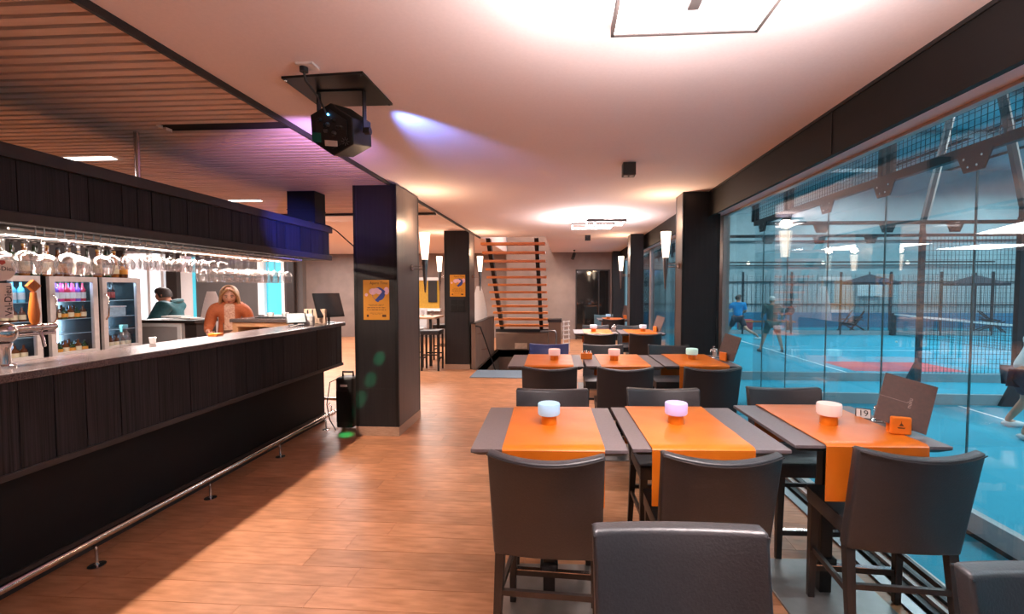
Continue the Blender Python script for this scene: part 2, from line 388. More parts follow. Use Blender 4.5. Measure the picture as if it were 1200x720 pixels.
MB().box(-1.866, -1.848, -4, 9.8, 2.684, 2.74).build('trim_1', M['black'], kind='structure')
MB().box(-7.5, -1.868, 6.40, 6.45, 2.66, 2.72).build('trim_2', M['black'], kind='structure')

# right: boxed beam, soffit, glass front
XG = 1.90
MB().box(1.665, 1.70, -4, 14.2, 2.432, 2.72).build('beam', M['beam'], kind='structure')
MB().box(1.70, 1.95, -4, 14.2, 2.468, 2.72).build('soffit', M['ceiling'], kind='structure')
MB().box(1.655, 1.665, -4, 5.3, 2.70, 2.72).build('trim_3', M['black'], kind='structure')
MB().box(1.66, 1.664, 2.95, 2.957, 2.44, 2.70).build('trim_4', M['black'], kind='structure')
wn = T('window_1', kind='structure', loc=(XG, 0, 0))
for ya, yb in ((-4, -1.02), (-1.0, 5.46), (5.62, 9.92), (10.08, 14.1)):
    MB().box(XG-.006, XG+.006, ya, yb, .05, 2.466).build('pane', M['glass'], wn, world=True)
fr = MB()
for ya, yb in ((5.46, 5.62), (9.92, 10.08)): fr.box(XG-.03, XG+.05, ya, yb, .0, 2.466)
fr.build('mullion', M['alu'], wn, world=True, bevel=.004)
MB().box(XG-.02, XG+.03, -4, 14.1, 2.45, 2.467).build('head_rail', M['alu'], wn, world=True)
for xa, xb, za, zb, m in ((1.80, 1.84, -.01, .012, 'blackmetal'), (1.845, 1.885, -.01, .03, 'alu'), (1.885, 1.93, -.01, .05, 'blackmetal'), (1.935, 1.97, -.05, .04, 'alu'), (1.98, 2.03, -.4, .02, 'alu')):
    MB().box(xa, xb, -4, 14.1, za, zb).build('sill_rail', M[m], wn, world=True)
MB().box(1.70, 1.765, -4, 9.0, 0, .012).build('floor_grille', M['steel'], wn, world=True)

# shell
MB().box(-1.84, 1.8, 14.06, 14.2, -.2, 2.73).build('wall_back', M['concrete'], kind='structure')
MB().box(-11, -1.84, 14.3, 14.45, -.2, 2.73).build('wall_back', M['concrete'], kind='structure')
MB().box(-1.84, -.3, 14.2, 14.3, 2.7, 4.7).build('wall_back', M['concrete'], kind='structure')
MB().box(-11, 2.2, -4.1, -4, -.2, 2.8).build('wall_front', M['concrete'], kind='structure')
MB().box(-5.7, -5.6, -4, 5.22, -.2, 2.8).build('wall_left', M['darkwall'], kind='structure')
MB().box(-11.1, -11, 5.2, 14.3, -.2, 2.8).build('wall_left', M['darkwall'], kind='structure')
MB().box(-11, -5.6, 5.1, 5.22, -.2, 2.8).build('wall_left', M['darkwall'], kind='structure')
# wall with windows in the room behind the bar, y = 10.2
YB = 10.2
wl = MB()
for xa, xb, za, zb in ((-11, -10.6, 0, 2.72), (-10.6, -9.3, 0, .7), (-8.82, -7.25, 0, 2.72), (-7.25, -6.6, 0, .9), (-6.6, -6.16, 0, 2.72), (-10.6, -9.3, 2.5, 2.72), (-7.25, -6.6, 2.5, 2.72)):
    wl.box(xa, xb, YB, YB+.15, za, zb)
wl.build('wall_bar', M['darkwall'], kind='structure')
MB().box(-9.3, -8.82, YB, YB+.15, 0, 2.72).build('wall_bar', M['white'], kind='structure')
MB().box(-9.44, -9.18, YB-.12, YB, 0, 2.72).build('column', M['trim'], kind='structure')
MB().box(-6.5, -6.32, YB-.1, YB, 0, 2.72).build('column', M['trim'], kind='structure')
def window(n, xa, xb, za, zb, yy, mat, mull, frame='white'):
    wn = T('window_%d' % n, kind='structure', loc=(0, yy, 0))
    MB().box(xa, xb, .10, .12, za, zb).build('pane', M[mat], wn)
    f = MB()
    for x in [xa, xb-.07]+[xa+(xb-xa)*t for t in mull]: f.box(x, x+.07, -.02, .08, za, zb)
    for z in (za, zb-.07): f.box(xa, xb, -.02, .08, z, z+.07)
    f.build('window_frame', M[frame], wn)
window(2, -10.6, -9.3, .7, 2.5, YB, 'whitepane', (.45, .72))
window(3, -7.25, -6.6, .9, 2.5, YB, 'cyanpane', (.12,))
MB().box(-8.86, -8.80, YB-.03, YB, 0, 2.5).build('trim_5', M['cyanpane'], kind='structure')
d1 = T('door_1', kind='structure', loc=(.86, 14.05, 0))
MB().box(-.49, .49, -.02, .0, .05, 2.14).build('pane', pm('dark_mirror_glass', '#1c1a19', .05, 0, var=.1, spec=1.0), d1)
MB().box(-.53, -.49, -.04, .0, 0, 2.18).box(.49, .53, -.04, 0, 0, 2.18).box(-.53, .53, -.04, 0, 2.14, 2.18).box(.18, .21, -.04, 0, .05, 2.14).build('door_frame', M['trim'], d1)

# ---- columns
def column(x0, x1, y0, y1, zt, front, side, base=True, lab=None):
    c = T('column', loc=((x0+x1)/2, (y0+y1)/2, 0), kind='structure')
    MB().box(x0+.012, x1-.012, y0+.012, y1-.012, 0, zt).build('core', M[front], c, world=True)
    MB().box(x0+.035, x1-.035, y0, y0+.012, .10, zt).build('panel', M[front], c, world=True)
    MB().box(x0+.035, x1-.035, y0-.001, y0+.012, .512, .518).build('panel_joint', M['black'], c, world=True)
    for xa, xb in ((x0, x0+.012), (x1-.012, x1)):
        MB().box(xa, xb, y0+.035, y1-.035, .10, zt).build('panel', M[side], c, world=True)
    for xa in (x0, x1-.033):
        for ya in (y0, y1-.033):
            MB().box(xa-.002, xa+.035, ya-.002, ya+.035, .10, zt).build('corner_trim', M['blackmetal'], c, world=True, bevel=.004)
    if base: MB().box(x0-.004, x1+.004, y0-.004, y1+.004, 0, .10).build('baseboard', M['skirt'], c, world=True)
    return c
column(-2.255, -1.785, 4.68, 5.40, 2.70, 'column', 'colside')
column(-2.36, -1.865, 8.67, 9.16, 2.72, 'column', 'colside')
column(1.37, 1.80, 5.36, 5.68, 2.72, 'column', 'colside')
column(1.35, 1.62, 9.40, 9.80, 2.72, 'column', 'colside')
column(1.45, 1.80, 13.7, 14.05, 2.72, 'column', 'column')

# ================================================================== BAR
bar = T('bar_counter', 'long black bar counter clad in dark vertical boards', 'bar counter', (-3.0, 2.6, 0))
y = -.4; k = 0
while y < 5.35:
    wd = random.choice((.12, .16, .2, .26, .3)); y1 = min(y+wd, 5.37)
    MB().box(-2.775, -2.755-random.random()*.003, y, y1-.005, .68, 1.135).build('board', M['cladding'], bar, world=True)
    y = y1
MB().box(-3.1, -2.775, -.4, 5.37, .69, 1.13).build('counter_core', M['barbase'], bar, world=True)
MB().box(-3.1, -2.745, -.4, 5.38, .645, .68).build('lower_trim', M['trim'], bar, world=True, bevel=.004)
MB().box(-3.1, -2.90, -.4, 5.2, .1, .645).build('recessed_base', M['barbase'], bar, world=True)
MB().box(-3.1, -2.885, -.4, 5.2, 0, .1).build('kickboard', M['trim'], bar, world=True)
MB().box(-3.1, -2.775, 5.37, 5.385, .68, 1.135).build('end_panel', M['cladding'], bar, world=True)
MB().box(-3.16, -2.73, -.4, 5.42, 1.135, 1.178).build('stone_slab', M['granite'], label='speckled granite worktop running along the whole black counter', cat='countertop', bevel=.006)
# foot rail on round feet
fr = T('foot_rail', 'chrome foot rail on round feet along the bar base', 'foot rail', (-2.69, 2.6, 0))
MB().tube([(-2.69, -.4, .155), (-2.69, 5.27, .155)], .021, 12).build('rail', M['chrome'], fr, world=True, smooth=True)
MB().tube([(-2.72, 5.42, .20), (-3.05, 5.46, .20)], .019, 10).build('rail', M['chrome'], fr, world=True, smooth=True)
for yy in (.7, 1.53, 2.36, 3.19, 4.03, 4.85, 5.42):
    p = (-2.69, yy) if yy < 5.3 else (-2.95, 5.45)
    f = MB().lathe([(.042, 0), (.042, .005), (.012, .009), (.0075, .02), (.0075, .10)], 14, (p[0]-.0, p[1], 0)).build('foot', M['chrome'], fr, world=True, smooth=True)
    MB().tube([(p[0], p[1], .10), (p[0], p[1], .112), (p[0]-.03, p[1], .112), (p[0]-.035, p[1], .13), (p[0]-.02, p[1], .145)], .006, 8).build('hook', M['chrome'], fr, world=True, smooth=True)

# canopy above the bar
cn = T('bar_canopy', 'black box canopy with vertical boards hung over the bar', 'canopy', (-3.05, 2.6, 1.9))
y = -.4
while y < 5.12:
    wd = random.choice((.1, .14, .2, .24)); y1 = min(y+wd, 5.14)
    MB().box(-2.775, -2.757-random.random()*.003, y, y1-.005, 1.985, 2.245).build('board', M['cladding'], cn, world=True); y = y1
MB().box(-3.40, -2.775, -.4, 5.13, 1.98, 2.25).build('canopy_core', M['barbase'], cn, world=True)
MB().box(-3.41, -2.735, -.4, 5.155, 2.245, 2.315).build('top_band', M['trim'], cn, world=True, bevel=.006)
MB().box(-2.80, -2.745, -.4, 5.155, 1.925, 1.985).box(-3.41, -3.36, -.4, 5.155, 1.925, 1.985).box(-3.36, -2.80, 5.10, 5.155, 1.925, 1.985).build('bottom_band', M['trim'], cn, world=True, bevel=.006)
MB().box(-3.115, -3.065, .2, 4.9, 1.962, 1.98).build('light_strip', M['stripglow'], cn, world=True)
MB().box(-3.26, -3.18, -.3, 2.25, 1.94, 1.98).build('cable_tray', M['blackmetal'], cn, world=True)
me_post = MB().tube([(0, 0, 2.31), (0, 0, 2.695)], .017, 12).mesh('post', M['chrome'], smooth=True)
for yy, xx in ((1.1, -3.0), (3.0, -2.99), (4.94, -3.1)): inst('hanger_post', me_post, (xx+3.05, yy-2.6, -1.9), cn)
MB().box(-3.12, -2.80, 4.9, 5.12, 2.315, 2.69).box(-3.125, -2.795, 4.895, 5.125, 2.48, 2.49).build('duct_box', M['barbase'], cn, world=True)
MB().tube([(-2.85, 4.6, 2.325), (-2.80, 5.0, 2.34), (-2.76, 5.14, 2.325), (-2.6, 5.0, 2.25), (-2.40, 4.85, 2.12), (-2.27, 4.72, 2.05)], .007, 6).build('power_cable', M['black'], label='black cable running from the canopy end to the dark column', cat='cable', smooth=True)
MB().box(-2.268, -2.256, 4.70, 4.74, .05, 2.05).build('cable_channel', M['blackmetal'], label='slim dark cable channel on the left edge of the near column', cat='cable channel')
MB().box(-4.2, -3.78, 3.55, 3.61, 2.683, 2.70).build('linear_lamp', M['lampglow'], label='bright linear ceiling lamp nearer the camera above the bar canopy', cat='ceiling lamp', group='linear lamps in the slatted ceiling')
MB().box(-4.18, -3.78, 5.37, 5.43, 2.683, 2.70).build('linear_lamp', M['lampglow'], label='linear ceiling lamp farther back above the bar canopy', cat='ceiling lamp', group='linear lamps in the slatted ceiling')
# glass rack: wire channels along x
rk = T('glass_rack', 'chrome wire glass rack hung under the bar canopy', 'glass rack', (-3.1, 3.4, 1.9))
for xx in (-2.82, -3.34):
    MB().tube([(xx, 2.12, 1.905), (xx, 4.66, 1.905)], .007, 8).build('side_rail', M['plastic'], rk, world=True, smooth=True)
ys = [2.22+.098*i for i in range(25)]
for yy in ys:
    for dy_ in (.01, .05): MB().tube([(-2.81, yy+dy_, 1.925), (-2.81, yy+dy_, 1.885), (-3.35, yy+dy_, 1.885), (-3.35, yy+dy_, 1.925)], .003, 6).build('wire_channel', M['chrome'], rk, world=True)
def glass_proto(name, prof, label, cat, group):   # upside-down stemware, z=0 at the foot on top
    g = T(name, label, cat, (0, 0, -50), group=group)
    MB().lathe(prof['bowl'], 16).build('bowl', M['drink'], g, smooth=True)
    MB().lathe(prof['stem'], 10).build('stem', M['drink'], g, smooth=True)
    return g
balloon = dict(bowl=[(.006, -.085), (.03, -.092), (.05, -.11), (.057, -.14), (.053, -.175), (.042, -.205), (.040, -.205), (.051, -.175), (.055, -.14), (.048, -.113), (.028, -.096), (.004, -.089)], stem=[(.036, 0), (.036, -.003), (.012, -.008), (.007, -.03), (.007, -.075), (.012, -.088)])
snifter = dict(bowl=[(.006, -.065), (.028, -.072), (.042, -.09), (.047, -.115), (.044, -.14), (.036, -.16), (.0345, -.16), (.0425, -.14), (.045, -.115), (.040, -.093), (.026, -.076), (.004, -.069)], stem=[(.032, 0), (.032, -.003), (.010, -.007), (.006, -.025), (.006, -.06), (.010, -.067)])
wine = dict(bowl=[(.005, -.115), (.022, -.122), (.036, -.14), (.042, -.165), (.040, -.20), (.032, -.235), (.0305, -.235), (.0385, -.20), (.040, -.165), (.034, -.143), (.02, -.126), (.003, -.119)], stem=[(.034, 0), (.034, -.003), (.010, -.007), (.0045, -.03), (.0045, -.10), (.008, -.117)])
GL = {'b': glass_proto('balloon_glass', balloon, 'large balloon glass hanging upside down at the near end of the rack', 'glass', 'balloon glasses on the rack'),
      's': glass_proto('beer_goblet', snifter, 'small beer goblet hanging upside down in the middle of the rack', 'glass', 'goblets on the rack'),
      'w': glass_proto('wine_glass', wine, 'tall wine glass hanging upside down at the far end of the rack', 'glass', 'wine glasses on the rack')}
used = set()
ORD = ['first', 'second', 'third', 'fourth', 'fifth', 'sixth', 'seventh', 'eighth', 'ninth', 'tenth', 'eleventh', 'twelfth', 'thirteenth', 'fourteenth', 'fifteenth', 'sixteenth', 'seventeenth', 'eighteenth', 'nineteenth', 'twentieth']
GN = {'b': 'large balloon glass', 's': 'small beer goblet', 'w': 'tall wine glass'}
for i, yy in enumerate(ys[:-1]):
    kd = 'b' if i < 6 else ('s' if i < 15 else 'w')
    for j in range(3 if kd == 'w' else 2):
        if kd == 'b' and i % 2: xx = -3.01-.15*j
        else: xx = -2.88-(.15 if kd != 'w' else .13)*j-random.uniform(0, .02)
        loc = (xx, yy+.03, 1.888)
        lab_ = '%s %s from the near end in the %s row of the hanging rack' % (ORD[i-{'b': 0, 's': 6, 'w': 15}[kd]], GN[kd], ('front', 'second', 'third')[j])
        if kd in used: dup(GL[kd], loc, random.random()*6, lab_)
        else: GL[kd].location = loc; GL[kd]['label'] = lab_; used.add(kd)

# beer tap on the counter
tp = T('beer_tap', 'chrome beer tap column with wooden handle and cream sign', 'beer tap', (-2.98, 2.19, 1.178))
MB().lathe([(.05, 0), (.05, .012), (.032, .02), (.030, .10), (.04, .13)], 20).build('tap_column', M['chrome'], tp, smooth=True)
MB().ball((0, 0, .185), .062, 20, 14).build('tap_sphere', M['chrome'], tp, smooth=True)
MB().tube([(.0, .04, .20), (.0, .25, .20)], .021, 14).build('tap_bar', M['chrome'], tp, smooth=True)
MB().tube([(.0, .04, .165), (.0, .245, .165)], .010, 10).build('tap_bar', M['chrome'], tp, smooth=True)
for yy in (.10, .17, .235): MB().tube([(0, yy, .2), (0, yy+.006, .2)], .024, 14).build('ring', M['chrome'], tp, smooth=True)
MB().tube([(.0, .17, .185), (.02, .17, .14), (.035, .165, .09)], .008, 8).build('spout', M['chrome'], tp, smooth=True)
MB().lathe([(.012, .22), (.02, .235), (.024, .28), (.02, .33), (.014, .38), (.013, .40)], 14, (0, .15, 0)).build('tap_handle', M['tapwood'], tp, smooth=True)
MB().prism([(.15-.034, .435), (.15, .40), (.15+.034, .435), (.15, .47)], -.011, .011, 'yz').build('handle_diamond', M['tapwood'], tp, bevel=.003)
sg = MB().box(-.005, .005, -.075, .052, .262, .45).build('sign_board', M['tapsign'], tp, bevel=.003)
sr = MB().prism([(.0+.07*math.cos(a*PI/10), .52+.06*math.sin(a*PI/10)) for a in range(20)], -.005, .005, 'yz').build('sign_disc', M['tapsign'], tp)
MB().box(-.004, .004, -.02, .03, .44, .48).build('sign_neck', M['blackmetal'], tp)
text('Val-Dieu', .046, axes((.0062, .032, .355), (0, 0, 1), (0, -1, 0)), M['ink'], tp)
text('Val-Dieu', .032, axes((.0062, .012, .525), (0, 1, 0), (0, 0, 1)), M['ink'], tp)
MB().prism([(-.004, .556), (.012, .545), (.028, .556), (.024, .57), (.0, .57)], .005, .0058, 'yz').build('emblem', M['labelred'], tp)

# back counter, fridges, bottles
MB().box(-5.58, -4.93, -.5, 5.2, 0, .86).box(-5.58, -4.90, -.5, 5.2, .86, .90).build('back_counter', M['barbase'], label='low black back counter carrying the three fridges', cat='counter')
def fridge(loc, wd, label, first=None):
    f = T('bottle_fridge', label, 'fridge', loc, group='glass door fridges behind the bar')
    D, Hh, t = .50, .82, .03
    sh = MB().box(-D, -.04, 0, t, 0, Hh).box(-D, -.04, wd-t, wd, 0, Hh).box(-D, -D+t, t, wd-t, 0, Hh).box(-D+t, -.04, t, wd-t, 0, t).box(-D+t, -.04, t, wd-t, Hh-t, Hh)
    sh.build('cabinet', M['blackmetal'], f)
    MB().box(-D+t, -D+t+.004, t, wd-t, t, Hh-t).build('liner', M['fridgein'], f)
    d = MB().box(-.038, 0, .002, .05, .005, Hh-.003).box(-.038, 0, wd-.05, wd-.002, .005, Hh-.003).box(-.038, 0, .05, wd-.05, .005, .06).box(-.038, 0, .05, wd-.05, Hh-.055, Hh-.003).build('door', M['fridgeframe'], f, bevel=.003)
    MB().box(-.022, -.016, .05, wd-.05, .06, Hh-.055).build('pane', M['fridgeglass'], d)
    MB().tube([(.0, .028, .36), (.028, .030, .40), (.034, .031, .50), (.028, .030, .60), (.0, .028, .64)], .008, 8).build('handle', M['chrome'], d, smooth=True)
    for z in (.23, .38, .56): MB().box(-D+t+.004, -.06, t, wd-t, z, z+.006).build('shelf', M['clear'], f)
    MB().box(-D+t+.01, -D+t+.03, wd-t-.03, wd-t-.005, .1, Hh-.08).build('light_tube', M['fridgeled'], f)
    MB().box(-.08, -.05, t, wd-t, Hh-t-.012, Hh-t).build('light_tube', M['fridgeled'], f)
    return f
FR = [(3.53, .46, 'leftmost bottle fridge, half hidden by the beer tap'), (4.06, .455, 'middle bottle fridge with pink and red bottles on its top shelf'), (4.56, .44, 'rightmost bottle fridge, with a clear plastic box inside')]
for yy, wd, lab in FR: fridge((-5.0, yy, .90), wd, lab)
def bottle(name, label, r, h, glass, lab, cap, group, neck=.33, cat='bottle'):
    b = T(name, label, cat, (0, 0, -60), group=group)
    MB().lathe([(r*.94, 0), (r, .008), (r, h*.56), (r*.9, h*.64), (r*neck, h*.76), (r*neck, h*.95)], 12).build('body', M[glass], b, smooth=True)
    if lab: MB().lathe([(r*1.02, h*.14), (r*1.02, h*.46)], 12).build('paper_label', M[lab], b, smooth=True)
    MB().lathe([(r*neck*1.15, h*.93), (r*neck*1.15, h), (.001, h)], 8).build('cap', M[cap], b, smooth=True)
    return b
BP = {}
def put(key, spec, loc, lab):
    if key not in BP: BP[key] = bottle(*spec); BP[key].location = loc; BP[key]['label'] = lab
    else: dup(BP[key], loc, random.random()*6, lab)
ZT = 1.7205
whis = [('whisky_bottle', 'squat whisky bottle with an orange label on the fridge tops', .040, .285, 'whisky', 'labelorange', 'capblack'), ('whisky_bottle', 'tall amber spirit bottle with a cream label on the fridge tops', .037, .30, 'amber', 'labelcream', 'capgold'),
        ('spirit_bottle', 'dark green spirit bottle with a white label on the fridge tops', .036, .30, 'green', 'labelwhite', 'capblack'), ('spirit_bottle', 'brown spirit bottle with a red label on the fridge tops', .037, .27, 'darkglass', 'labelred', 'capgold')]
k = 0; yy = 3.56; n_ = 0
WN = ('squat orange-labelled whisky bottle', 'tall amber bottle', 'dark green bottle', 'brown red-labelled bottle')
while yy < 4.98:
    for xx in (-5.10, -5.2):
        kk = (0, 1, 0, 2, 3, 1, 2)[k % 7]; s_ = whis[kk]
        put('w%d' % kk, (*s_, 'spirit bottles on top of the fridges'), (xx, yy+random.uniform(-.01, .01), ZT), '%s, %s from the left in the %s row on the fridge tops' % (WN[kk], ORD[n_], 'front' if xx > -5.15 else 'rear')); k += 1
    yy += .095; n_ += 1
def shelf_bottles(y0, y1, n, z, keys, where, rows=(-5.1, -5.2)):
    for i in range(n):
        for xx in rows:
            kk, sp = keys[i % len(keys)]; put(kk, sp, (xx, y0+(y1-y0)*(i+.5)/n, z), '%s, %s from left in the %s row, %s' % (sp[1].split(' on ')[0].split(' in ')[0], ORD[i], 'front' if xx > -5.15 else 'rear', where))
soda = lambda key, nm, lb, g, lab, gr, r=.027, h=.20: (key, (nm, lb, r, h, g, lab, 'capblack', gr))
cyan = soda('cy', 'water_bottle', 'pale blue bottle on the upper shelf of a bar fridge', 'bluewater', 'labelwhite', 'pale bottles in the fridges')
pink = soda('pk', 'juice_bottle', 'pink juice bottle on the top shelf of the middle fridge', 'pinkjuice', 'labelwhite', 'pink bottles in the middle fridge')
red = soda('rd', 'juice_bottle', 'red juice bottle on the top shelf of the middle fridge', 'redjuice', 'labelwhite', 'red bottles in the middle fridge')
vio = soda('vi', 'juice_bottle', 'violet bottle on the top shelf of the middle fridge', 'violet', 'labelwhite', 'violet bottles in the middle fridge')
cola = soda('co', 'cola_bottle', 'dark cola bottle in the rightmost bar fridge', 'cola', 'labelred', 'cola bottles in the rightmost fridge')
beer = soda('be', 'beer_bottle', 'brown beer bottle on a lower fridge shelf', 'whisky', 'labelcream', 'beer bottles on lower fridge shelves', .028, .14)
jar = soda('ja', 'sauce_jar', 'dark sauce jar on a lower shelf of the middle fridge', 'green', 'labelorange', 'jars in the middle fridge', .03, .12)
shelf_bottles(3.6, 3.94, 5, .90+.566, [cyan], 'top shelf of the leftmost fridge')
shelf_bottles(3.6, 3.94, 5, .90+.386, [beer], 'middle shelf of the leftmost fridge')
shelf_bottles(3.6, 3.94, 5, .90+.031, [beer], 'floor of the leftmost fridge')
shelf_bottles(4.11, 4.47, 7, .90+.566, [cyan, vio, pink, red, pink, vio, red], 'top shelf of the middle fridge')
shelf_bottles(4.11, 4.47, 6, .90+.386, [jar, beer], 'middle shelf of the middle fridge')
shelf_bottles(4.11, 4.47, 6, .90+.031, [beer, jar], 'floor of the middle fridge')
shelf_bottles(4.61, 4.78, 3, .90+.566, [cola], 'top shelf of the rightmost fridge')
shelf_bottles(4.62, 4.95, 5, .90+.031, [beer], 'floor of the rightmost fridge')
pb = T('food_box', 'clear plastic food box on the middle shelf of the rightmost fridge', 'box', (-5.16, 4.76, .90+.386))
MB().box(-.08, .08, -.13, .13, 0, .1).build('box_body', M['clear'], pb, bevel=.01); MB().box(-.085, .085, -.135, .135, .1, .112).build('lid', M['labelwhite'], pb, bevel=.004)

# things at the bar end
bx = T('side_unit', 'low wooden shelf unit with dark stone top beside the woman', 'cabinet', (-3.55, 5.3, 0))
MB().box(-3.98, -3.18, 5.08, 5.56, 1.195, 1.235).build('stone_top', M['granite'], bx, world=True, bevel=.004)
MB().box(-3.96, -3.90, 5.1, 5.54, 0, 1.195).box(-3.26, -3.2, 5.1, 5.54, 0, 1.195).box(-3.90, -3.26, 5.1, 5.54, 1.14, 1.195).build('frame', M['lightwood'], bx, world=True, bevel=.004)
MB().box(-3.90, -3.26, 5.5, 5.53, 0, 1.14).build('back_panel', M['trim'], bx, world=True)
MB().box(-3.90, -3.26, 5.1, 5.5, .9, .92).build('shelf', M['lightwood'], bx, world=True)
tb = T('order_tablet', 'tilted till screen on a stand at the bar end', 'till', (-3.02, 4.86, 1.178), R(40))
MB().box(-.07, .07, -.05, .09, 0, .012).box(-.02, .02, .03, .06, .01, .10).build('stand', M['blackmetal'], tb, bevel=.003)
mt = Matrix.Translation((0, 0, .085)) @ Matrix.Rotation(R(-38), 4, 'X')
MB().box(-.10, .10, -.006, .006, -.07, .07, mt).build('screen_case', M['blackmetal'], tb, bevel=.003)
MB().box(-.09, .09, -.0075, -.006, -.06, .06, mt).build('screen', M['lcd'], tb)
rp = T('receipt_printer', 'grey receipt printer with a white paper strip on the bar end', 'printer', (-2.96, 5.02, 1.178), R(25))
MB().box(-.05, .05, -.06, .06, 0, .10).build('body', M['grey'], rp, bevel=.008)
MB().grid(lambda u, v: (-.035+.07*u, -.065-.012*math.sin(v*3), .13-.125*v), 2, 8).build('paper_strip', M['paper'], rp)
for q, xx in enumerate((-.02, .03)):
    MB().tube([(xx, .03, .10), (xx, .03, .17)], .008, 8).build('pen', M['chrome'], rp, smooth=True)
mn = T('monitor', 'flat dark monitor tilted on a stand at the bar end', 'monitor', (-2.88, 5.30, 1.178), R(58))
MB().lathe([(.075, 0), (.075, .008), (.015, .014), (.012, .08)], 16).build('stand', M['blackmetal'], mn, smooth=True)
mt = Matrix.Translation((0, -.0, .215)) @ Matrix.Rotation(R(-22), 4, 'X')
MB().box(-.17, .17, -.010, .010, -.155, .155, mt).build('case', M['blackmetal'], mn, bevel=.004)
MB().box(-.155, .155, -.0115, -.010, -.14, .14, mt).build('screen', M['screen'], mn)
MB().box(-3.12, -2.86, 5.18, 5.22, 1.178, 1.35).build('till_box', M['beigebox'], label='beige till box standing behind the tilted monitor', cat='box', bevel=.004)
MB().tube([(-3.0, 4.72, 1.182), (-2.93, 4.80, 1.20), (-2.98, 4.90, 1.19), (-2.9, 4.96, 1.183)], .004, 6).build('white_cable', M['plastic'], label='looped white cable beside the till screen', cat='cable', smooth=True)
tr = MB(); tr.box(-3.75, -3.30, 5.2, 5.45, 1.2355, 1.25).build('tray', M['blackmetal'], label='black serving tray on the wooden side unit', cat='tray', bevel=.004)
for q, (xx, yy) in enumerate(((-3.62, 5.3), (-3.45, 5.33))):
    MB().lathe([(.03, 0), (.04, .02), (.04, .05), (.036, .05), (.035, .015), (.001, .01)], 14, (xx, yy, 1.2505)).build('cup', M['white'], label=('left white coffee cup on the black tray', 'right white coffee cup on the black tray')[q], cat='cup', group='cups on the tray', smooth=True)
# grey cabinet with papers, bottle of cleaner, small tub
gc = T('grey_cabinet', 'light grey cabinet with dark top left of the woman', 'cabinet', (-5.2, 5.75, 0))
MB().box(-5.66, -5.02, 5.6, 5.95, 0, 1.14).build('body', M['grey'], gc, world=True, bevel=.003)
MB().box(-5.10, -5.05, 5.585, 5.6, 0, 1.14).box(-5.66, -5.10, 5.585, 5.6, 1.09, 1.14).build('front_frame', M['white'], gc, world=True)
MB().box(-5.02, -4.86, 5.62, 5.95, 0, 1.14).build('side_panel', M['trim'], gc, world=True)
MB().box(-5.68, -4.84, 5.57, 5.97, 1.14, 1.18).build('top', M['darkwood'], gc, world=True, bevel=.004)
for q, (xx, yy, a) in enumerate(((-5.2, 5.72, .2), (-5.05, 5.76, -.3), (-5.3, 5.8, .1))):
    MB().box(-.13, .13, -.09, .09, 0, .008+.006*q, Matrix.Rotation(a, 4, 'Z')).build('paper_stack', M['paper'], label=('lowest loose papers on the grey cabinet', 'loose papers at the right end of the grey cabinet', 'thick pad of papers on the grey cabinet')[q], cat='papers').location = (xx, yy, 1.1805+.0*q)
for q in range(3): bpy.data.objects[('paper_stack', 'paper_stack.001', 'paper_stack.002')[q]].location.z = (1.1805, 1.189, 1.204)[q]
sb = T('spray_bottle', 'clear spray bottle with blue trigger on the inner bar edge', 'spray bottle', (-3.11, 2.98, 1.178))
MB().lathe([(.028, 0), (.03, .01), (.03, .08), (.024, .10), (.011, .12), (.011, .14)], 14).build('body', M['drink'], sb, smooth=True)
MB().box(-.012, .012, -.03, .012, .14, .165).box(-.006, .006, -.03, -.02, .115, .14).build('trigger', M['bluewater'], sb, bevel=.003)
MB().lathe([(.025, 0), (.032, .045), (.034, .05), (.001, .05)], 4, (-3.12, 3.2, 1.178)).build('white_tub', M['white'], label='small white tub beside the spray bottle', cat='tub', bevel=.003)
MB().box(-3.14, -3.06, 3.75, 3.83, 1.178, 1.2).build('snack_box', M['orangewood'], label='small orange packet on the inner bar edge', cat='packet', bevel=.003)
def shell_chair(loc, rz, label, h=.68):
    s_ = T('shell_seat', label, 'seat', loc, rz)
    m = MB()
    def fn(u, v, o=0):
        a = (u-.5)*2; wv = .22*(1-.75*v**2.2)
        return (a*wv, -.12*(1-a*a)*(1-v)-.10*v+o, .45+v*h)
    m.grid(lambda u, v: fn(u, v), 10, 12).grid(lambda u, v: fn(u, v, .03), 10, 12)
    m.build('shell', M['white'], s_, smooth=True)
    MB().lathe([(.2, 0), (.2, .015), (.025, .03), (.025, .44), (.16, .46), (.16, .48)], 18).build('base', M['chrome'], s_, smooth=True)
shell_chair((-5.62, 6.85, 0), R(20), 'tall white curved shell seat behind the woman', 1.10)
shell_chair((-2.05, 10.6, 0), R(10), 'white curved shell seat behind the stairwell parapet', 1.2)

# black speaker bag beside the near column
sp = T('trolley_speaker', 'black upright trolley speaker standing left of the near column', 'speaker', (-2.46, 4.92, 0))
MB().box(-.10, .10, -.10, .10, .03, .60).build('body', M['black'], sp, bevel=.03, segs=3)
MB().box(-.09, .09, -.104, -.1, .10, .45).build('grille', M['blackmetal'], sp)
MB().tube([(-.06, 0, .6), (-.06, 0, .65), (.06, 0, .65), (.06, 0, .6)], .012, 8).build('handle', M['black'], sp, smooth=True)
for sx in (-1, 1): MB().tube([(sx*.07, .06, .035), (sx*.10, .06, .035)], .035, 14).build('wheel', M['blackmetal'], sp, smooth=True)
MB().box(-.04, .04, -.106, -.104, .50, .525).build('badge', M['plastic'], sp)
MB().tube([(-2.50, 4.86, .60), (-2.62, 4.82, .55), (-2.65, 4.80, .3), (-2.63, 4.82, .12), (-2.55, 4.8, .012)], .006, 6).build('speaker_cable', M['black'], label='thin black cable looping down the side of the trolley speaker', cat='cable', smooth=True)

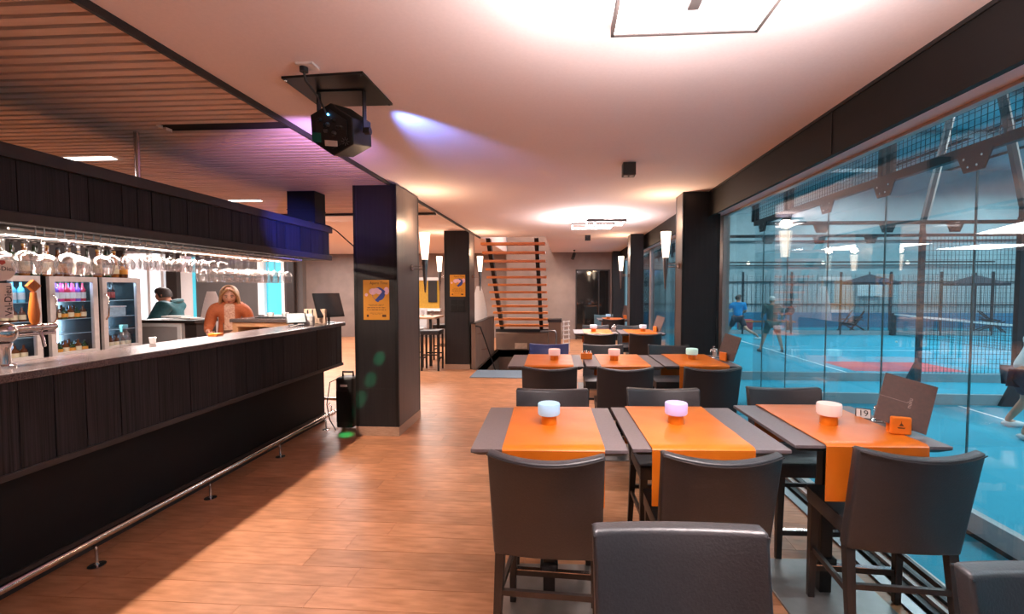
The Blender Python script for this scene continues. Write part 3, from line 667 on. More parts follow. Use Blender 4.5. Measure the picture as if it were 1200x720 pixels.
# ================================================================== POSTERS AND SWITCHES
def poster(x0, x1, z0, z1, yy, label):
    p = T('poster', label, 'poster', ((x0+x1)/2, yy, (z0+z1)/2), group='orange posters on the columns')
    W2, H2 = (x1-x0)/2, (z1-z0)/2; W_ = W2*2
    MB().box(-W2, W2, -.003, 0, -H2, H2).build('paper', M['posterpaper'], p)
    disc = lambda nm, m, cx, cz, r, d, sq=1: MB().prism([(cx*W2+r*W_*math.cos(i*PI/12), cz*H2+r*W_*sq*math.sin(i*PI/12)) for i in range(24)], -.003-d, -.003, 'xz').build(nm, M[m], p)
    disc('print_disc', 'posterblue', .18, .30, .25, .0005)
    disc('print_disc', 'posterpaper', .08, .26, .18, .0008)
    for cx, cz, r in ((-.25, .42, .15), (.02, .46, .13), (.22, .40, .11)): disc('print_cloud', 'posterpink', cx, cz, r, .0012+.0004*cx, .8)
    disc('print_disc', 'posterpink', -.76, .26, .06, .0008); disc('print_disc', 'posterpink', .79, .46, .10, .0008, 1.4)
    MB().prism([(-.1*W2, -.02*H2), (.15*W2, -.12*H2), (.72*W2, .42*H2), (.60*W2, .5*H2)], -.0046, -.003, 'xz').build('print_band', M['posterblue'], p)
    text('Apero Time', W_*.14, XZ((.2*W2, -.0038, .84*H2)), M['brownink'], p)
    # the small print is too fine to read in the photograph: word-long strokes of ink
    rq = random.Random(5)
    for zc, hh_, half, m_ in ((-.24, .022, .62, 'brownink'), (-.29, .018, .52, 'brownink'), (-.39, .040, .70, 'ink'), (-.50, .040, .74, 'ink'), (-.66, .022, .5, 'brownink'), (-.72, .016, .3, 'brownink')):
        b_ = MB(); xx = -half
        while xx < half-.04:
            wd = min(rq.uniform(.10, .26), half-xx); q_ = xx
            while q_ < xx+wd-.02: b_.box(q_*W2, (q_+.028)*W2, -.0038, -.003, (zc-hh_/2)*H2, (zc+hh_/2)*H2); q_ += .042
            xx += wd+.05
        b_.build('small_print', M[m_], p)
    MB().box(-.75*W2, -.6*W2, -.0038, -.003, -.86*H2, -.74*H2).box(.45*W2, .75*W2, -.0038, -.003, -.86*H2, -.74*H2).build('print_mark', M['brownink'], p)
poster(-2.155, -1.872, 1.262, 1.688, 4.679, 'orange party poster on the near dark column')
poster(-2.25, -1.945, 1.437, 1.865, 8.669, 'orange party poster on the farther dark column')
sw = T('switch_panel', 'black switch panel under the poster on the farther column', 'switch panel', (-2.10, 8.668, 1.27))
MB().box(-.145, .145, -.012, 0, -.13, .13).build('plate', M['black'], sw, bevel=.004)
for xx, zz in ((-.07, .06), (.07, .06), (-.07, -.06), (.07, -.06)): MB().box(xx-.06, xx+.06, -.018, -.012, zz-.05, zz+.05).build('switch', M['blackmetal'], sw, bevel=.004)

# ================================================================== CEILING FITTINGS
def frame_lamp(x, y, label):
    l = T('frame_lamp', label, 'ceiling lamp', (x, y, 2.62), group='frame ceiling lamps')
    for dx, dy, sx, sy in ((-.02, .25, .34, .30), (.16, -.12, .30, .26)) if y > 3 else ((.005, .2, .285, .30), (-.12, -.25, .28, .26)):
        f = MB(); t = .012
        for a in ((dx-sx, dx+sx, dy-sy, dy-sy+t), (dx-sx, dx+sx, dy+sy-t, dy+sy), (dx-sx, dx-sx+t, dy-sy, dy+sy), (dx+sx-t, dx+sx, dy-sy, dy+sy)): f.box(a[0], a[1], a[2], a[3], -.018, .018)
        fo = f.build('frame', M['trim'], l)
        e = MB(); t2 = .012
        for a in ((dx-sx+t, dx+sx-t, dy-sy+t, dy-sy+t+t2), (dx-sx+t, dx+sx-t, dy+sy-t-t2, dy+sy-t), (dx-sx+t, dx-sx+t+t2, dy-sy+t, dy+sy-t), (dx+sx-t-t2, dx+sx-t, dy-sy+t, dy+sy-t)): e.box(a[0], a[1], a[2], a[3], -.012, .016)
        e.build('diffuser', M['lampglow'], fo)
    MB().box(-.10, .14, -.16, .2, .05, .098).build('mount', M['steel'], l, bevel=.004)
    MB().tube([(0, .05, .0), (0, .05, .06)], .008, 8).box(-.02, .02, -.2, .35, -.012, .012).build('stem', M['steel'], l)
frame_lamp(.46, 1.35, 'large square frame lamp glowing at the top edge of the white ceiling')
frame_lamp(.46, 7.2, 'pair of overlapping frame lamps glowing far back on the white ceiling')
def spot_cube(x, y, s_, label):
    light('SPOT', 'cube_spot_light', (x, y+.0, 2.60), 95, NEUT, (x-.05, y+.05, 0), spot_size=R(96), spot_blend=.8, shadow_soft_size=.04)
    c = T('ceiling_spot', label, 'spotlight', (x, y, 2.72), group='black cube spots on the ceiling')
    MB().box(-s_, s_, -s_, s_, -.11, 0).build('housing', M['trim'], c, bevel=.003)
    for dx in (-.45, .45): MB().lathe([(s_*.38, -.1115), (s_*.38, -.11)], 12, (dx*s_, 0, 0)).build('lens', M['lampglow'] if 0 else M['white'], c)
spot_cube(.57, 4.12, .056, 'black cube spotlight in the middle of the white ceiling')
spot_cube(.48, 9.6, .056, 'small black cube spotlight on the ceiling beyond the overlapping frame lamps')
ts = T('track_spot', 'small swivel spotlight on the ceiling near the back wall', 'spotlight', (.27, 13.2, 2.72))
MB().box(-.03, .03, -.03, .03, -.03, 0).tube([(0, 0, -.03), (0, 0, -.12)], .01, 8).build('stem', M['black'], ts)
MB().tube([(0, .04, -.10), (-.05, -.08, -.26)], .05, 12).build('head', M['black'], ts, smooth=True)
light('SPOT', 'track_spot_light', (.21, 13.05, 2.42), 30, WARM, (-.3, 14.06, 1.2), spot_size=R(70), spot_blend=.8)

# projector
pj = T('effect_projector', 'black faceted light effect projector hanging from the ceiling', 'projector', (-1.26, 2.5, 2.72))
MB().prism([(-.24, -.17), (.215, -.20), (.215, .205), (-.24, .205)], -.012, 0).build('mount_plate', M['blackmetal'], pj)
for xx, yy in ((-.225, -.155), (.20, -.185), (.2, .19), (-.225, .19)): MB().lathe([(.007, -.017), (.007, -.012)], 8, (xx, yy, 0)).build('screw', M['chrome'], pj)
MB().box(-.135, .135, -.02, .02, -.02, -.012).box(-.135, -.128, -.02, .02, -.25, -.012).box(.128, .135, -.02, .02, -.25, -.012).build('bracket', M['blackmetal'], pj, bevel=.002)
for sx in (-1, 1): MB().tube([(sx*.135, 0, -.235), (sx*.165, 0, -.235)], .021, 12).build('clamp_knob', M['black'], pj, smooth=True)
pt = Matrix.Translation((0, 0, -.235)) @ Matrix.Rotation(R(5), 4, 'Y') @ Matrix.Rotation(R(14), 4, 'X')
MB().prism([(.135*math.cos(R(30+60*i)), .135*math.sin(R(30+60*i))) for i in range(6)], -.11, .12, 'xz', pt).build('housing', M['blackmetal'], pj, bevel=.006)
bk = MB().prism([(.10*math.cos(R(30+60*i)), .10*math.sin(R(30+60*i))) for i in range(6)], -.116, -.11, 'xz', pt).build('rear_panel', M['black'], pj)
rr = random.Random(3)
for q in range(9):
    xx, zz = rr.uniform(-.06, .06), rr.uniform(-.03, .06)
    MB().lathe([(.011, 0), (.011, .012), (.006, .016), (.006, .02)], 10, (0, 0, 0), pt @ Matrix.Translation((xx, -.116, zz)) @ Matrix.Rotation(PI/2, 4, 'X')).build('socket', M[('black', 'steel', 'capblack')[q % 3]], pj, smooth=True)
MB().box(-.04, .03, -.1185, -.116, -.085, -.055, pt).build('rating_plate', M['plastic'], pj)
for q in range(8):
    a = q*PI/4; MB().box(.008, .022, -.118, -.116, -.002, .002, pt @ Matrix.Translation((.075, 0, -.055)) @ Matrix.Rotation(a, 4, 'Y')).build('fan_slot', M['steel'], pj)
MB().box(-.11, -.06, -.1185, -.116, -.07, -.02, pt).build('display', pm('green_display', '#16221f', .2, emit=(.1, .6, .4), es=.02), pj)
MB().ball((-.01, -.122, .075), .006, 8, 6, mtx=pt).build('indicator', M['blueled'], pj)
MB().tube([(-.05, -.28, -.03), (-.05, -.27, -.07), (-.03, -.2, -.12), (-.02, -.16, -.16), (-.02, -.12, -.19)], .006, 8).tube([(-.05, -.28, -.012), (-.05, -.28, -.035)], .02, 12).build('power_lead', M['black'], pj, smooth=True)
MB().box(-.075, .015, -.315, -.245, -.012, 0).build('ceiling_socket', M['plastic'], pj, bevel=.003)

# sconces
def sconce_proto():
    s_ = T('torch_sconce', '', 'wall lamp', (0, 0, 0), group='torch shaped wall sconces')
    MB().lathe([(.034, .0), (.062, .32), (.058, .32), (.030, .004)], 20).build('shade', M['sconceglow'], s_, smooth=True)
    MB().lathe([(.006, -.37), (.009, -.36), (.036, .0), (.036, .012), (.028, .012)], 16).build('cone', M['steel'], s_, smooth=True)
    for z in (-.10, -.065): MB().tube([(.02, 0, z), (.155, 0, z)], .006, 8).build('arm', M['chrome'], s_, smooth=True)
    MB().tube([(.145, 0, -.083), (.165, 0, -.083)], .038, 16).build('wall_mount', M['chrome'], s_, smooth=True)
    return s_
scp = sconce_proto(); first = True
for loc, rz, lab in (((-1.62, 5.12, 1.92), PI, 'glowing torch sconce on the near column with the poster'), ((1.205, 5.48, 1.955), 0, 'glowing torch sconce on the right column by the glass front'),
                     ((-1.70, 8.92, 1.92), PI, 'torch sconce on the right side of the farther poster column'), ((-2.525, 8.92, 1.92), 0, 'torch sconce on the left side of the farther poster column'), ((1.185, 9.6, 1.955), 0, 'small distant torch sconce on the second right column')):
    if first: o = scp; o.location = loc; o.rotation_euler = (0, 0, rz); o['label'] = lab; first = False
    else: o = dup(scp, loc, rz, lab)
    light('POINT', 'sconce_light', (loc[0], loc[1], loc[2]+.40), 12, (1, .66, .42), shadow_soft_size=.05)

# ================================================================== STAIRS
st = T('staircase', 'open staircase of orange wood treads on black stringers', 'staircase', (-1.12, 11.0, .6))
for i in range(12):
    MB().box(-1.86, -.44, 9.95+.186*i-.12, 9.95+.186*i+.12, 2.555-.180*i, 2.61-.180*i).build('tread', M['stairtread'], st, world=True, bevel=.004)
for xx in (-1.70, -.63):
    MB().frustum([(xx-.045, 9.83, 2.70), (xx+.045, 9.83, 2.70), (xx+.045, 10.03, 2.70), (xx-.045, 10.03, 2.70)], [(xx-.045, 12.05, .44), (xx+.045, 12.05, .44), (xx+.045, 12.25, .44), (xx-.045, 12.25, .44)]).build('stringer', M['black'], st, world=True)
MB().box(-1.86, -.44, 11.95, 12.1, .42, .50).build('base_beam', M['black'], st, world=True)
MB().box(-1.80, -.44, 11.6, 14.06, -2, .42).build('wall_landing', M['brownwall'], kind='structure')
MB().box(-1.80, -1.72, 8.62, 11.6, -2, .0).box(-.45, -.40, 8.62, 11.6, -2, -.2).box(-1.8, -.4, 8.5, 8.62, -2, -.2).build('wall_well', M['brownwall'], kind='structure')
MB().box(-1.83, -1.75, 8.66, 11.0, 0, .90).build('parapet', M['brownwall'], label='brown parapet wall beside the stairwell', cat='parapet', kind='structure')
MB().box(-1.84, -1.74, 8.65, 11.01, .90, .915).build('trim_6', M['trim'], kind='structure')
ds = T('descending_stairs', 'orange steps going down in the stairwell behind the grey doormat', 'staircase', (-1.1, 9.4, -.8))
for i in range(6): MB().box(-1.70, -.46, 8.64+.27*i, 8.92+.27*i, -.22-.19*i, -.18-.19*i).build('tread', M['stairtread'], ds, world=True)
hr = T('stair_handrail', 'thin black handrail sloping down into the stairwell', 'handrail', (-1.68, 9.2, 0))
MB().tube([(-1.75, 8.66, .86), (-1.66, 8.7, .84), (-1.62, 9.0, .55), (-1.58, 10.2, -.35)], .014, 8).build('rail', M['black'], hr, world=True, smooth=True)
for p in ((-1.64, 8.86, .70), (-1.61, 9.3, .33)): MB().tube([p, (-1.75, p[1], p[2]-.02)], .008, 6).build('rail_bracket', M['chrome'], hr, world=True)
MB().box(-1.30, -.98, 11.585, 11.6, .02, .17).build('wall_plaque', M['beigebox'], label='beige rectangular plate on the brown landing wall', cat='plate', bevel=.003)
nw = T('newel_cabinet', 'wood clad newel block at the foot of the stairs', 'newel block', (-.25, 11.7, 0))
MB().box(-.42, -.10, 11.55, 11.9, 0, .72).build('body', M['brownwall'], nw, world=True)
MB().box(-.44, -.08, 11.53, 11.92, .72, .80).build('cap', M['darkwood'], nw, world=True)
sr = T('steel_rail', 'bent steel handrail in front of the newel block', 'handrail', (-.3, 11.2, 0))
MB().tube([(-.62, 11.4, .50), (-.40, 11.3, .52), (-.24, 11.25, .52), (-.22, 11.25, .48), (-.22, 11.25, 0)], .02, 8).build('rail', M['steel'], sr, world=True, smooth=True)
orc = T('white_rack', 'white metal rack of small holders beside the newel block', 'rack', (.02, 11.3, 0))
for xx in (-.06, .10): MB().tube([(xx, 0, 0), (xx*.7, 0, .78)], .014, 6).build('post', M['white'], orc)
for q in range(6): MB().tube([(-.07, -.03, .2+.11*q), (.11, -.03, .22+.11*q)], .016, 6).build('holder', M['white'], orc)

# seating corner between the columns
ht = T('high_table', 'wooden high table seen between the two poster columns', 'table', (-3.1, 9.3, 0))
MB().box(-.75, .45, -.35, .35, .97, 1.01).build('tabletop', M['lightwood'], ht, bevel=.004)
for xx in (-.65, .35):
    for yy in (-.28, .28): MB().box(xx-.025, xx+.025, yy-.025, yy+.025, 0, .97).build('leg', M['black'], ht)
def stool(loc, label, first):
    s_ = T('bar_stool', label, 'bar stool', loc, group='black stools at the high table')
    MB().box(-.19, .19, -.18, .18, .70, .79).build('seat', M['leather'], s_, bevel=.025, segs=3)
    for xx in (-.165, .165):
        for yy in (-.155, .155): MB().box(xx-.017, xx+.017, yy-.017, yy+.017, 0, .70).build('leg', M['black'], s_)
    for yy in (-.155, .155): MB().box(-.165, .165, yy-.012, yy+.012, .30, .325).build('footrest', M['black'], s_)
    for xx in (-.165, .165): MB().box(xx-.012, xx+.012, -.155, .155, .22, .245).build('stretcher', M['black'], s_)
stool((-2.60, 8.62, 0), 'black stool nearest the farther poster column', True)
stool((-3.02, 8.66, 0), 'black stool half hidden behind the near column', False)
stool((-2.75, 9.95, 0), 'black stool on the far side of the high table', False)
for q, xx in enumerate((-3.0, -2.8)):
    MB().lathe([(.03, 0), (.034, .12), (.031, .12), (.027, .005), (.001, .005)], 12, (xx, 9.3, 1.0105)).build('tumbler', M['drink'], label=('left tumbler on the wooden high table', 'right tumbler on the wooden high table')[q], cat='glass', smooth=True)
cb = T('wall_niche', 'white framed ochre wall niche behind the high table', 'niche', (-4.6, 14.2, 0))
MB().box(-5.1, -4.05, 14.24, 14.3, .95, 1.85).build('back', M['ochre'], cb, world=True)
MB().box(-5.2, -4.0, 14.18, 14.3, 1.85, 1.95).box(-5.2, -5.1, 14.18, 14.3, 0, 1.85).box(-5.2, -4.0, 14.16, 14.3, .86, .95).build('frame', M['white'], cb, world=True)
pf = T('framed_picture', 'small dark framed picture in the ochre niche', 'picture', (-4.25, 14.2, 1.5))
MB().box(-.14, .14, -.02, .02, -.35, .35).build('picture_frame', M['black'], pf); MB().box(-.10, .10, -.022, -.02, -.3, .3).build('print', M['trim'], pf)
for q, xx in enumerate((-5.0, -4.6, -4.2)):
    b_ = T('white_chair', ('leftmost white high-back chair below the niche', 'middle white high-back chair below the niche', 'rightmost white high-back chair below the niche')[q], 'chair', (xx, 12.6, 0))
    MB().box(-.2, .2, -.2, .2, .42, .48).build('seat', M['grey'], b_, bevel=.02); MB().box(-.2, .2, .16, .21, .48, 1.02).build('backrest', M['grey'], b_, bevel=.02)
    for sx in (-.17, .17):
        for sy in (-.17, .17): MB().box(sx-.015, sx+.015, sy-.015, sy+.015, 0, .42).build('leg', M['chrome'], b_)

# ================================================================== DINING ROWS
def make_chair(label, mat, seam):
    c = T('counter_chair', label, 'chair', (0, 0, 0), group='dark leather counter chairs')
    W2, th, z0, z1 = .2375, .062, .462, .94
    def rear(u, v):
        a = (u-.5)*2
        x = a*W2*(.965+.035*v)
        yb = -.20-.09*v-.055*(1-a*a)*(.35+.65*v)
        return Vector((x, yb, z0+v*(z1-z0-.022*(1-a*a))))
    m = MB(); nu, nv = 10, 6
    b0 = 0
    m.grid(lambda u, v: rear(u, v), nu, nv)
    m.grid(lambda u, v: rear(u, v)+Vector((0, th*(1-.12*v), 0)), nu, nv)
    n1 = (nu+1)*(nv+1); q = lambda i, j, s: s*n1+j*(nu+1)+i
    for i in range(nu):
        m.f.append((q(i, 0, 0), q(i+1, 0, 0), q(i+1, 0, 1), q(i, 0, 1))); m.f.append((q(i, nv, 0), q(i+1, nv, 0), q(i+1, nv, 1), q(i, nv, 1)))
    for j in range(nv):
        m.f.append((q(0, j, 0), q(0, j+1, 0), q(0, j+1, 1), q(0, j, 1))); m.f.append((q(nu, j, 0), q(nu, j+1, 0), q(nu, j+1, 1), q(nu, j, 1)))
    back = m.build('backrest', mat, c, bevel=.014, segs=3, smooth=True, ang=55)
    pts = [rear(i/20, 1)+Vector((0, -.0005, -.012)) for i in range(21)]
    MB().tube([rear(0, j/8)+Vector((-.0, .006, -.0)) for j in range(9)][:0] or pts, .0028, 6).build('piping', seam, back, smooth=True)
    pts = [rear(i/20, 1)+Vector((0, th*.88+.0005, -.014)) for i in range(21)]
    MB().tube(pts, .0028, 6).build('piping', seam, back, smooth=True)
    s_ = MB().grid(lambda u, v: (-.225+.45*u, -.19+.365*v, .585+.018*(1-(2*u-1)**4)*(1-(2*v-1)**4)), 8, 8)
    s_.box(-.225, .225, -.19, .175, .50, .5851)
    st = s_.build('seat', mat, c, bevel=.010, segs=2, smooth=True, ang=60)
    MB().tube([(-.226, -.19, .578), (-.226, .172, .578), (-.222, .176, .578), (.222, .176, .578), (.226, .172, .578), (.226, -.19, .578)], .003, 6).build('piping', seam, st)
    def leg(xt, yt, xb, yb):
        t, b = .021, .015
        MB().frustum([(xb-b, yb-b, 0.004), (xb+b, yb-b, 0.004), (xb+b, yb+b, 0.004), (xb-b, yb+b, 0.004)], [(xt-t, yt-t, .50), (xt+t, yt-t, .50), (xt+t, yt+t, .50), (xt-t, yt+t, .50)]).build('leg', M['darkwood'], c, bevel=.003)
        MB().lathe([(.012, 0), (.012, .004)], 8, (xb, yb, 0)).build('glide', M['black'], c)
    for sx in (-1, 1):
        leg(sx*.20, .145, sx*.205, .150); leg(sx*.205, -.165, sx*.215, -.235)
        MB().bar((sx*.203, .148, .27), (sx*.212, -.20, .27), .018, .026).build('side_stretcher', M['darkwood'], c)
    MB().bar((-.205, .149, .165), (.205, .149, .165), .022, .028).build('footrest', M['darkwood'], c)
    MB().box(-.185, .185, .136, .162, .180, .184).build('footrest_plate', M['chrome'], c)
    MB().bar((-.21, -.20, .30), (.21, -.20, .30), .018, .024).build('rear_stretcher', M['darkwood'], c)
    return c
CH = make_chair('', M['leather'], M['seam'])
chairs = [  # x, y of the backrest top, rotation, label
    (-.077, 1.755, -3, 0, 'dark leather chair pushed in at the nearest row, under the left end of its table'),
    (.632, 1.80, 1, 0, 'dark leather chair at the nearest row in front of the violet table lamp'),
    (1.452, 1.885, -3, 0, 'dark leather chair at the nearest row beside the glass, in front of the brown menu'),
    (.315, 1.23, 2, 1, 'large dark chair facing the camera, cut off by the bottom edge of the picture'),
    (1.175, 1.09, 0, 1, 'dark chair cut off at the bottom right corner'),
    (-.082, 2.93, 2, 1, 'dark chair facing the camera behind the pale blue table lamp'),
    (.649, 2.99, 1, 1, 'dark chair facing the camera behind the violet table lamp'),
    (1.462, 3.07, 0, 1, 'dark chair facing the camera behind the white lamp by the glass'),
    (-.13, 3.76, 0, 0, 'dark chair with its back to the camera at the left end of the second row'),
    (.512, 3.77, 1, 0, 'dark chair with its back to the camera in the middle of the second row'),
    (1.25, 3.815, 2, 0, 'dark chair with its back to the camera at the glass end of the second row'),
    (.45, 5.31, 0, 1, 'dark chair facing the camera behind the middle of the second row'),
    (1.217, 5.33, 0, 1, 'dark chair facing the camera at the glass end of the second row'),
    (.515, 6.61, 0, 0, 'dark chair with its back to the camera at the left of the third row'),
    (1.19, 6.655, 0, 0, 'dark chair with its back to the camera at the glass end of the third row'),
    (.557, 8.13, 0, 1, 'dark chair facing the camera behind the left end of the third row'),
    (1.18, 8.17, 0, 1, 'dark chair facing the camera behind the glass end of the third row'),
    (1.053, 9.77, 0, 0, 'dark chair with its back to the camera at the small farthest table')]
for i, (x, yt, rz, fac, lab) in enumerate(chairs):
    a = R(rz)+(PI if fac else 0); dy = -.26 if fac else .29
    loc = (x+(math.sin(R(rz))*-dy), yt+dy, 0)
    if i == 0: CH.location = loc; CH.rotation_euler = (0, 0, a); CH['label'] = lab
    else: dup(CH, loc, a, lab)
bc = make_chair('dark chair painted blue-lit, facing the camera at the left end of the second row', M['bluelitleather'], M['seam']); bc.location = (-.19, 5.09, 0); bc.rotation_euler = (0, 0, PI)
tc_ = make_chair('teal leather chair at the far side of the small farthest table', M['tealleather'], M['seam']); tc_.location = (.97, 11.05, 0); tc_.rotation_euler = (0, 0, PI)

TW = .685
def make_table():
    t = T('dining_table', '', 'table', group='grey topped dining tables in rows')
    h = TW/2; i_ = .035
    MB().frustum([(-h+i_, -h+i_, .862), (h-i_, -h+i_, .862), (h-i_, h-i_, .862), (-h+i_, h-i_, .862)], [(-h, -h, .885), (h, -h, .885), (h, h, .885), (-h, h, .885)]).build('edge', M['tableedge'], t)
    MB().box(-h, h, -h, h, .885, .90).build('tabletop', M['table'], t, bevel=.002)
    MB().box(-.03, .03, -.03, .03, .012, .86).build('column', M['blackmetal'], t, bevel=.004)
    MB().box(-.045, .045, -.045, .045, .17, .20).build('collar', M['blackmetal'], t, bevel=.004)
    MB().box(-.25, .25, -.02, .02, .83, .862).box(-.02, .02, -.25, .25, .83, .862).build('crossbar', M['blackmetal'], t)
    MB().box(-.265, .265, -.265, .265, 0, .012).build('base_plate', M['plate'], t, bevel=.003)
    return t
TB = make_table()
tables = [(-.078, 2.255, 2.0, 'left table of the nearest row'), (.625, 2.300, 2.2, 'middle table of the nearest row'), (1.36, 2.39, 1.6, 'table of the nearest row beside the glass'),
          (-.18, 4.335, 1.5, 'left table of the second row'), (.53, 4.375, 1.5, 'middle table of the second row'), (1.235, 4.43, 1.5, 'table of the second row beside the glass'),
          (.485, 7.28, .5, 'left table of the third row'), (1.205, 7.29, .5, 'table of the third row beside the glass'), (1.09, 10.28, 0, 'small table farthest back by the glass')]
for i, (x, y, rz, lab) in enumerate(tables):
    lab = 'grey topped table, ' + lab
    if i == 0: TB.location = (x, y, 0); TB.rotation_euler = (0, 0, R(rz)); TB['label'] = lab
    else: dup(TB, (x, y, 0), R(rz), lab)
def runner_mesh(d1=.25, d2=.22):
    m = MB(); hw = .222; h = TW/2
    path = [(-h-.005, .9-d1), (-h-.006, .85), (-h-.005, .897), (-h+.004, .9035)]+[(-h+.004+(TW-.008)*k/14, .9035) for k in range(1, 15)]+[(h+.005, .897), (h+.006, .85), (h+.005, .9-d2)]
    n = len(path)-1
    def fn(off):
        def f(u, v):
            k = min(int(v*n+1e-6), n); y, z = path[k]
            k0, k1 = max(k-1, 0), min(k+1, n); t = Vector((path[k1][0]-path[k0][0], path[k1][1]-path[k0][1])).normalized()
            wob = .0025*math.sin(u*5+k*.9)*math.sin(k*.5) if 3 < k < n-3 else 0
            return (-hw+2*hw*u, y-t.y*off*(1 if k > -1 else 1), z+t.x*off+max(wob, -.001) if off else z+max(wob, -.001))
        return f
    nu = 8
    m.grid(fn(0), nu, n); m.grid(fn(.004), nu, n)
    n1 = (nu+1)*(n+1)
    for j in range(n):
        for i in (0, nu): m.f.append((j*(nu+1)+i, (j+1)*(nu+1)+i, n1+(j+1)*(nu+1)+i, n1+j*(nu+1)+i))
    for i in range(nu):
        for j in (0, n): m.f.append((j*(nu+1)+i, j*(nu+1)+i+1, n1+j*(nu+1)+i+1, n1+j*(nu+1)+i))
    return m
rme = runner_mesh().mesh('table_runner', M['orange'], smooth=True)
runners = [(-.06, 2.255, 2, 'orange runner across the table under the pale blue lamp'), (.588, 2.30, 2.2, 'orange runner under the violet lamp, hanging down the near edge'), (1.372, 2.39, 1.6, 'orange runner under the white lamp beside the brown menu'),
           (-.15, 4.335, 1.5, 'orange runner at the left end of the second row'), (.54, 4.375, 1.5, 'orange runner in the middle of the second row'), (1.245, 4.43, 1.5, 'orange runner at the glass end of the second row'),
           (.52, 7.28, .5, 'orange runner at the left of the third row'), (1.20, 7.29, .5, 'orange runner at the glass end of the third row'), (1.09, 10.28, 0, 'orange runner on the small farthest table')]
for x, y, rz, lab in runners: inst('table_runner', rme, (x, y, 0.0005), rot=(0, 0, R(rz)), label=lab, cat='table runner', group='orange leather table runners')
def cup_lamp(loc, col, label):
    l = T('table_lamp', label, 'table lamp', loc, group='frosted table lamps')
    MB().lathe([(.040, 0), (.041, .004), (.039, .045), (.034, .048)], 20).build('base', M['cupbase'], l, smooth=True)
    MB().lathe([(.03, .046), (.053, .049), (.056, .055), (.0565, .10), (.054, .106), (.001, .108)], 24).build('shade', M[col], l, smooth=True)
ZC = .9085
for x, y, col, lab in ((-.08, 2.262, 'cupblue', 'pale blue glowing table lamp at the left of the nearest row'), (.57, 2.31, 'cupviolet', 'pale violet glowing table lamp in the middle of the nearest row'), (1.345, 2.345, 'cupwarm', 'warm white table lamp beside the brown menu'),
                       (-.10, 4.30, 'cuppink', 'pinkish table lamp at the left of the second row'), (.475, 4.33, 'cuppink', 'pinkish table lamp in the middle of the second row'), (1.235, 4.42, 'cupgreen', 'greenish white table lamp at the glass end of the second row'),
                       (.46, 7.22, 'cupwhite', 'tiny white table lamp at the left of the third row'), (1.25, 7.25, 'cupwhite', 'tiny white table lamp at the glass end of the third row'), (.98, 10.2, 'cupblue', 'tiny blue table lamp on the farthest table')):
    cup_lamp((x, y, ZC), col, lab)
# menus in orange holders
def menu_set(loc, rz, label, wd=.212, hh=.235, lettering=True, tilt=16, lean=-16):
    h_ = T('menu_holder', 'orange block holder of the ' + label.split(' ', 1)[0] + ' menu ' + label.split(' at ')[-1].split(' on ')[-1], 'menu holder', loc, rz)
    MB().box(-.042, .042, -.032, -.012, 0, .085).build('front_block', M['orangewood'], h_, bevel=.010, segs=3)
    MB().box(-.042, .042, .014, .03, 0, .07).build('rear_block', M['orangewood'], h_, bevel=.006)
    MB().box(-.042, .042, -.012, .014, 0, .004).build('bottom', M['orangewood'], h_)
    if lettering:
        e = MB().prism([(-.016, .036), (.016, .036), (.012, .030), (-.012, .030)], -.0326, -.032, 'xz').prism([(-.010, .042), (0, .058), (.010, .042)], -.0326, -.032, 'xz').box(-.001, .001, -.0326, -.032, .056, .064)
        e.build('emblem', M['brownink'], h_)
    m = T('menu', label, 'menu', loc, rz)
    mt = Matrix.Translation((.105, -.006, .003)) @ Matrix.Rotation(R(lean), 4, 'X') @ Matrix.Rotation(R(tilt), 4, 'Y')
    MB().box(-wd, 0, -.004, .004, 0, hh, mt).build('cover', M['menu'], m, bevel=.002)
    if lettering:
        MB().box(-wd+.002, -.098, -.0046, -.004, .120, .1215, mt).build('printed_line', M['print'], m)
        text('nuku', .026, mt @ axes((-.090, -.0045, .122), (0, 0, 1), (-1, 0, 0)), M['print'], m)
    return m
menu_set((1.592, 2.215, ZC), R(-16), 'brown menu leaning in an orange holder at the glass end of the nearest row')
menu_set((1.535, 4.38, .9035), R(-62), 'brown menu standing at the glass end of the second row', .2, .24, False, 8)
menu_set((1.47, 7.3, .9035), R(-62), 'brown menu standing at the glass end of the third row', .2, .24, False, 8)
menu_set((1.38, 10.3, .9035), R(-30), 'dark menu standing on the small farthest table', .2, .3, False, 4)
ns = T('table_number', 'small white table number sign reading 19', 'number sign', (1.612, 2.50, .9005), R(-28))
MB().prism([(-.022, 0), (.022, 0), (.004, .05), (-.004, .05)], -.034, .034, 'yz').build('block', M['black'], ns)
mt = axes((0, -.0135, .0255), (1, 0, 0), (0, .018, .05))
MB().box(-.031, .031, -.023, .023, -.0, .0012, mt).build('number_plate', M['labelwhite'], ns)
text('19', .045, mt @ Matrix.Translation((0, 0, .002)), M['ink'], ns)
def shaker_set(loc, rz, label):
    s_ = T('condiment_set', label, 'condiment rack', loc, rz)
    MB().box(-.05, .05, -.028, .028, 0, .006).build('tray', M['chrome'], s_, bevel=.002)
    MB().tube([(0, 0, .006), (0, 0, .10), (0, .012, .115), (0, -.012, .115), (0, 0, .10)], .003, 6).build('carrier', M['chrome'], s_)
    for sx in (-1, 1):
        MB().lathe([(.018, .006), (.018, .06), (.014, .066)], 12, (sx*.026, 0, 0)).build('shaker', M['drink'], s_, smooth=True)
        MB().lathe([(.016, .064), (.015, .078), (.008, .084), (.001, .084)], 12, (sx*.026, 0, 0)).build('shaker_cap', M['chrome'], s_, smooth=True)
    MB().box(-.028, .028, .010, .022, .006, .09).build('sachet_box', M['paper'], s_)
shaker_set((1.662, 2.42, .9005), R(-35), 'salt and pepper set behind the brown menu on the nearest row')
shaker_set((1.50, 4.6, .9005), R(-70), 'salt and pepper set beside the standing menu on the second row')
shaker_set((.80, 7.32, .9005), 0, 'salt and pepper set in the middle of the third row')
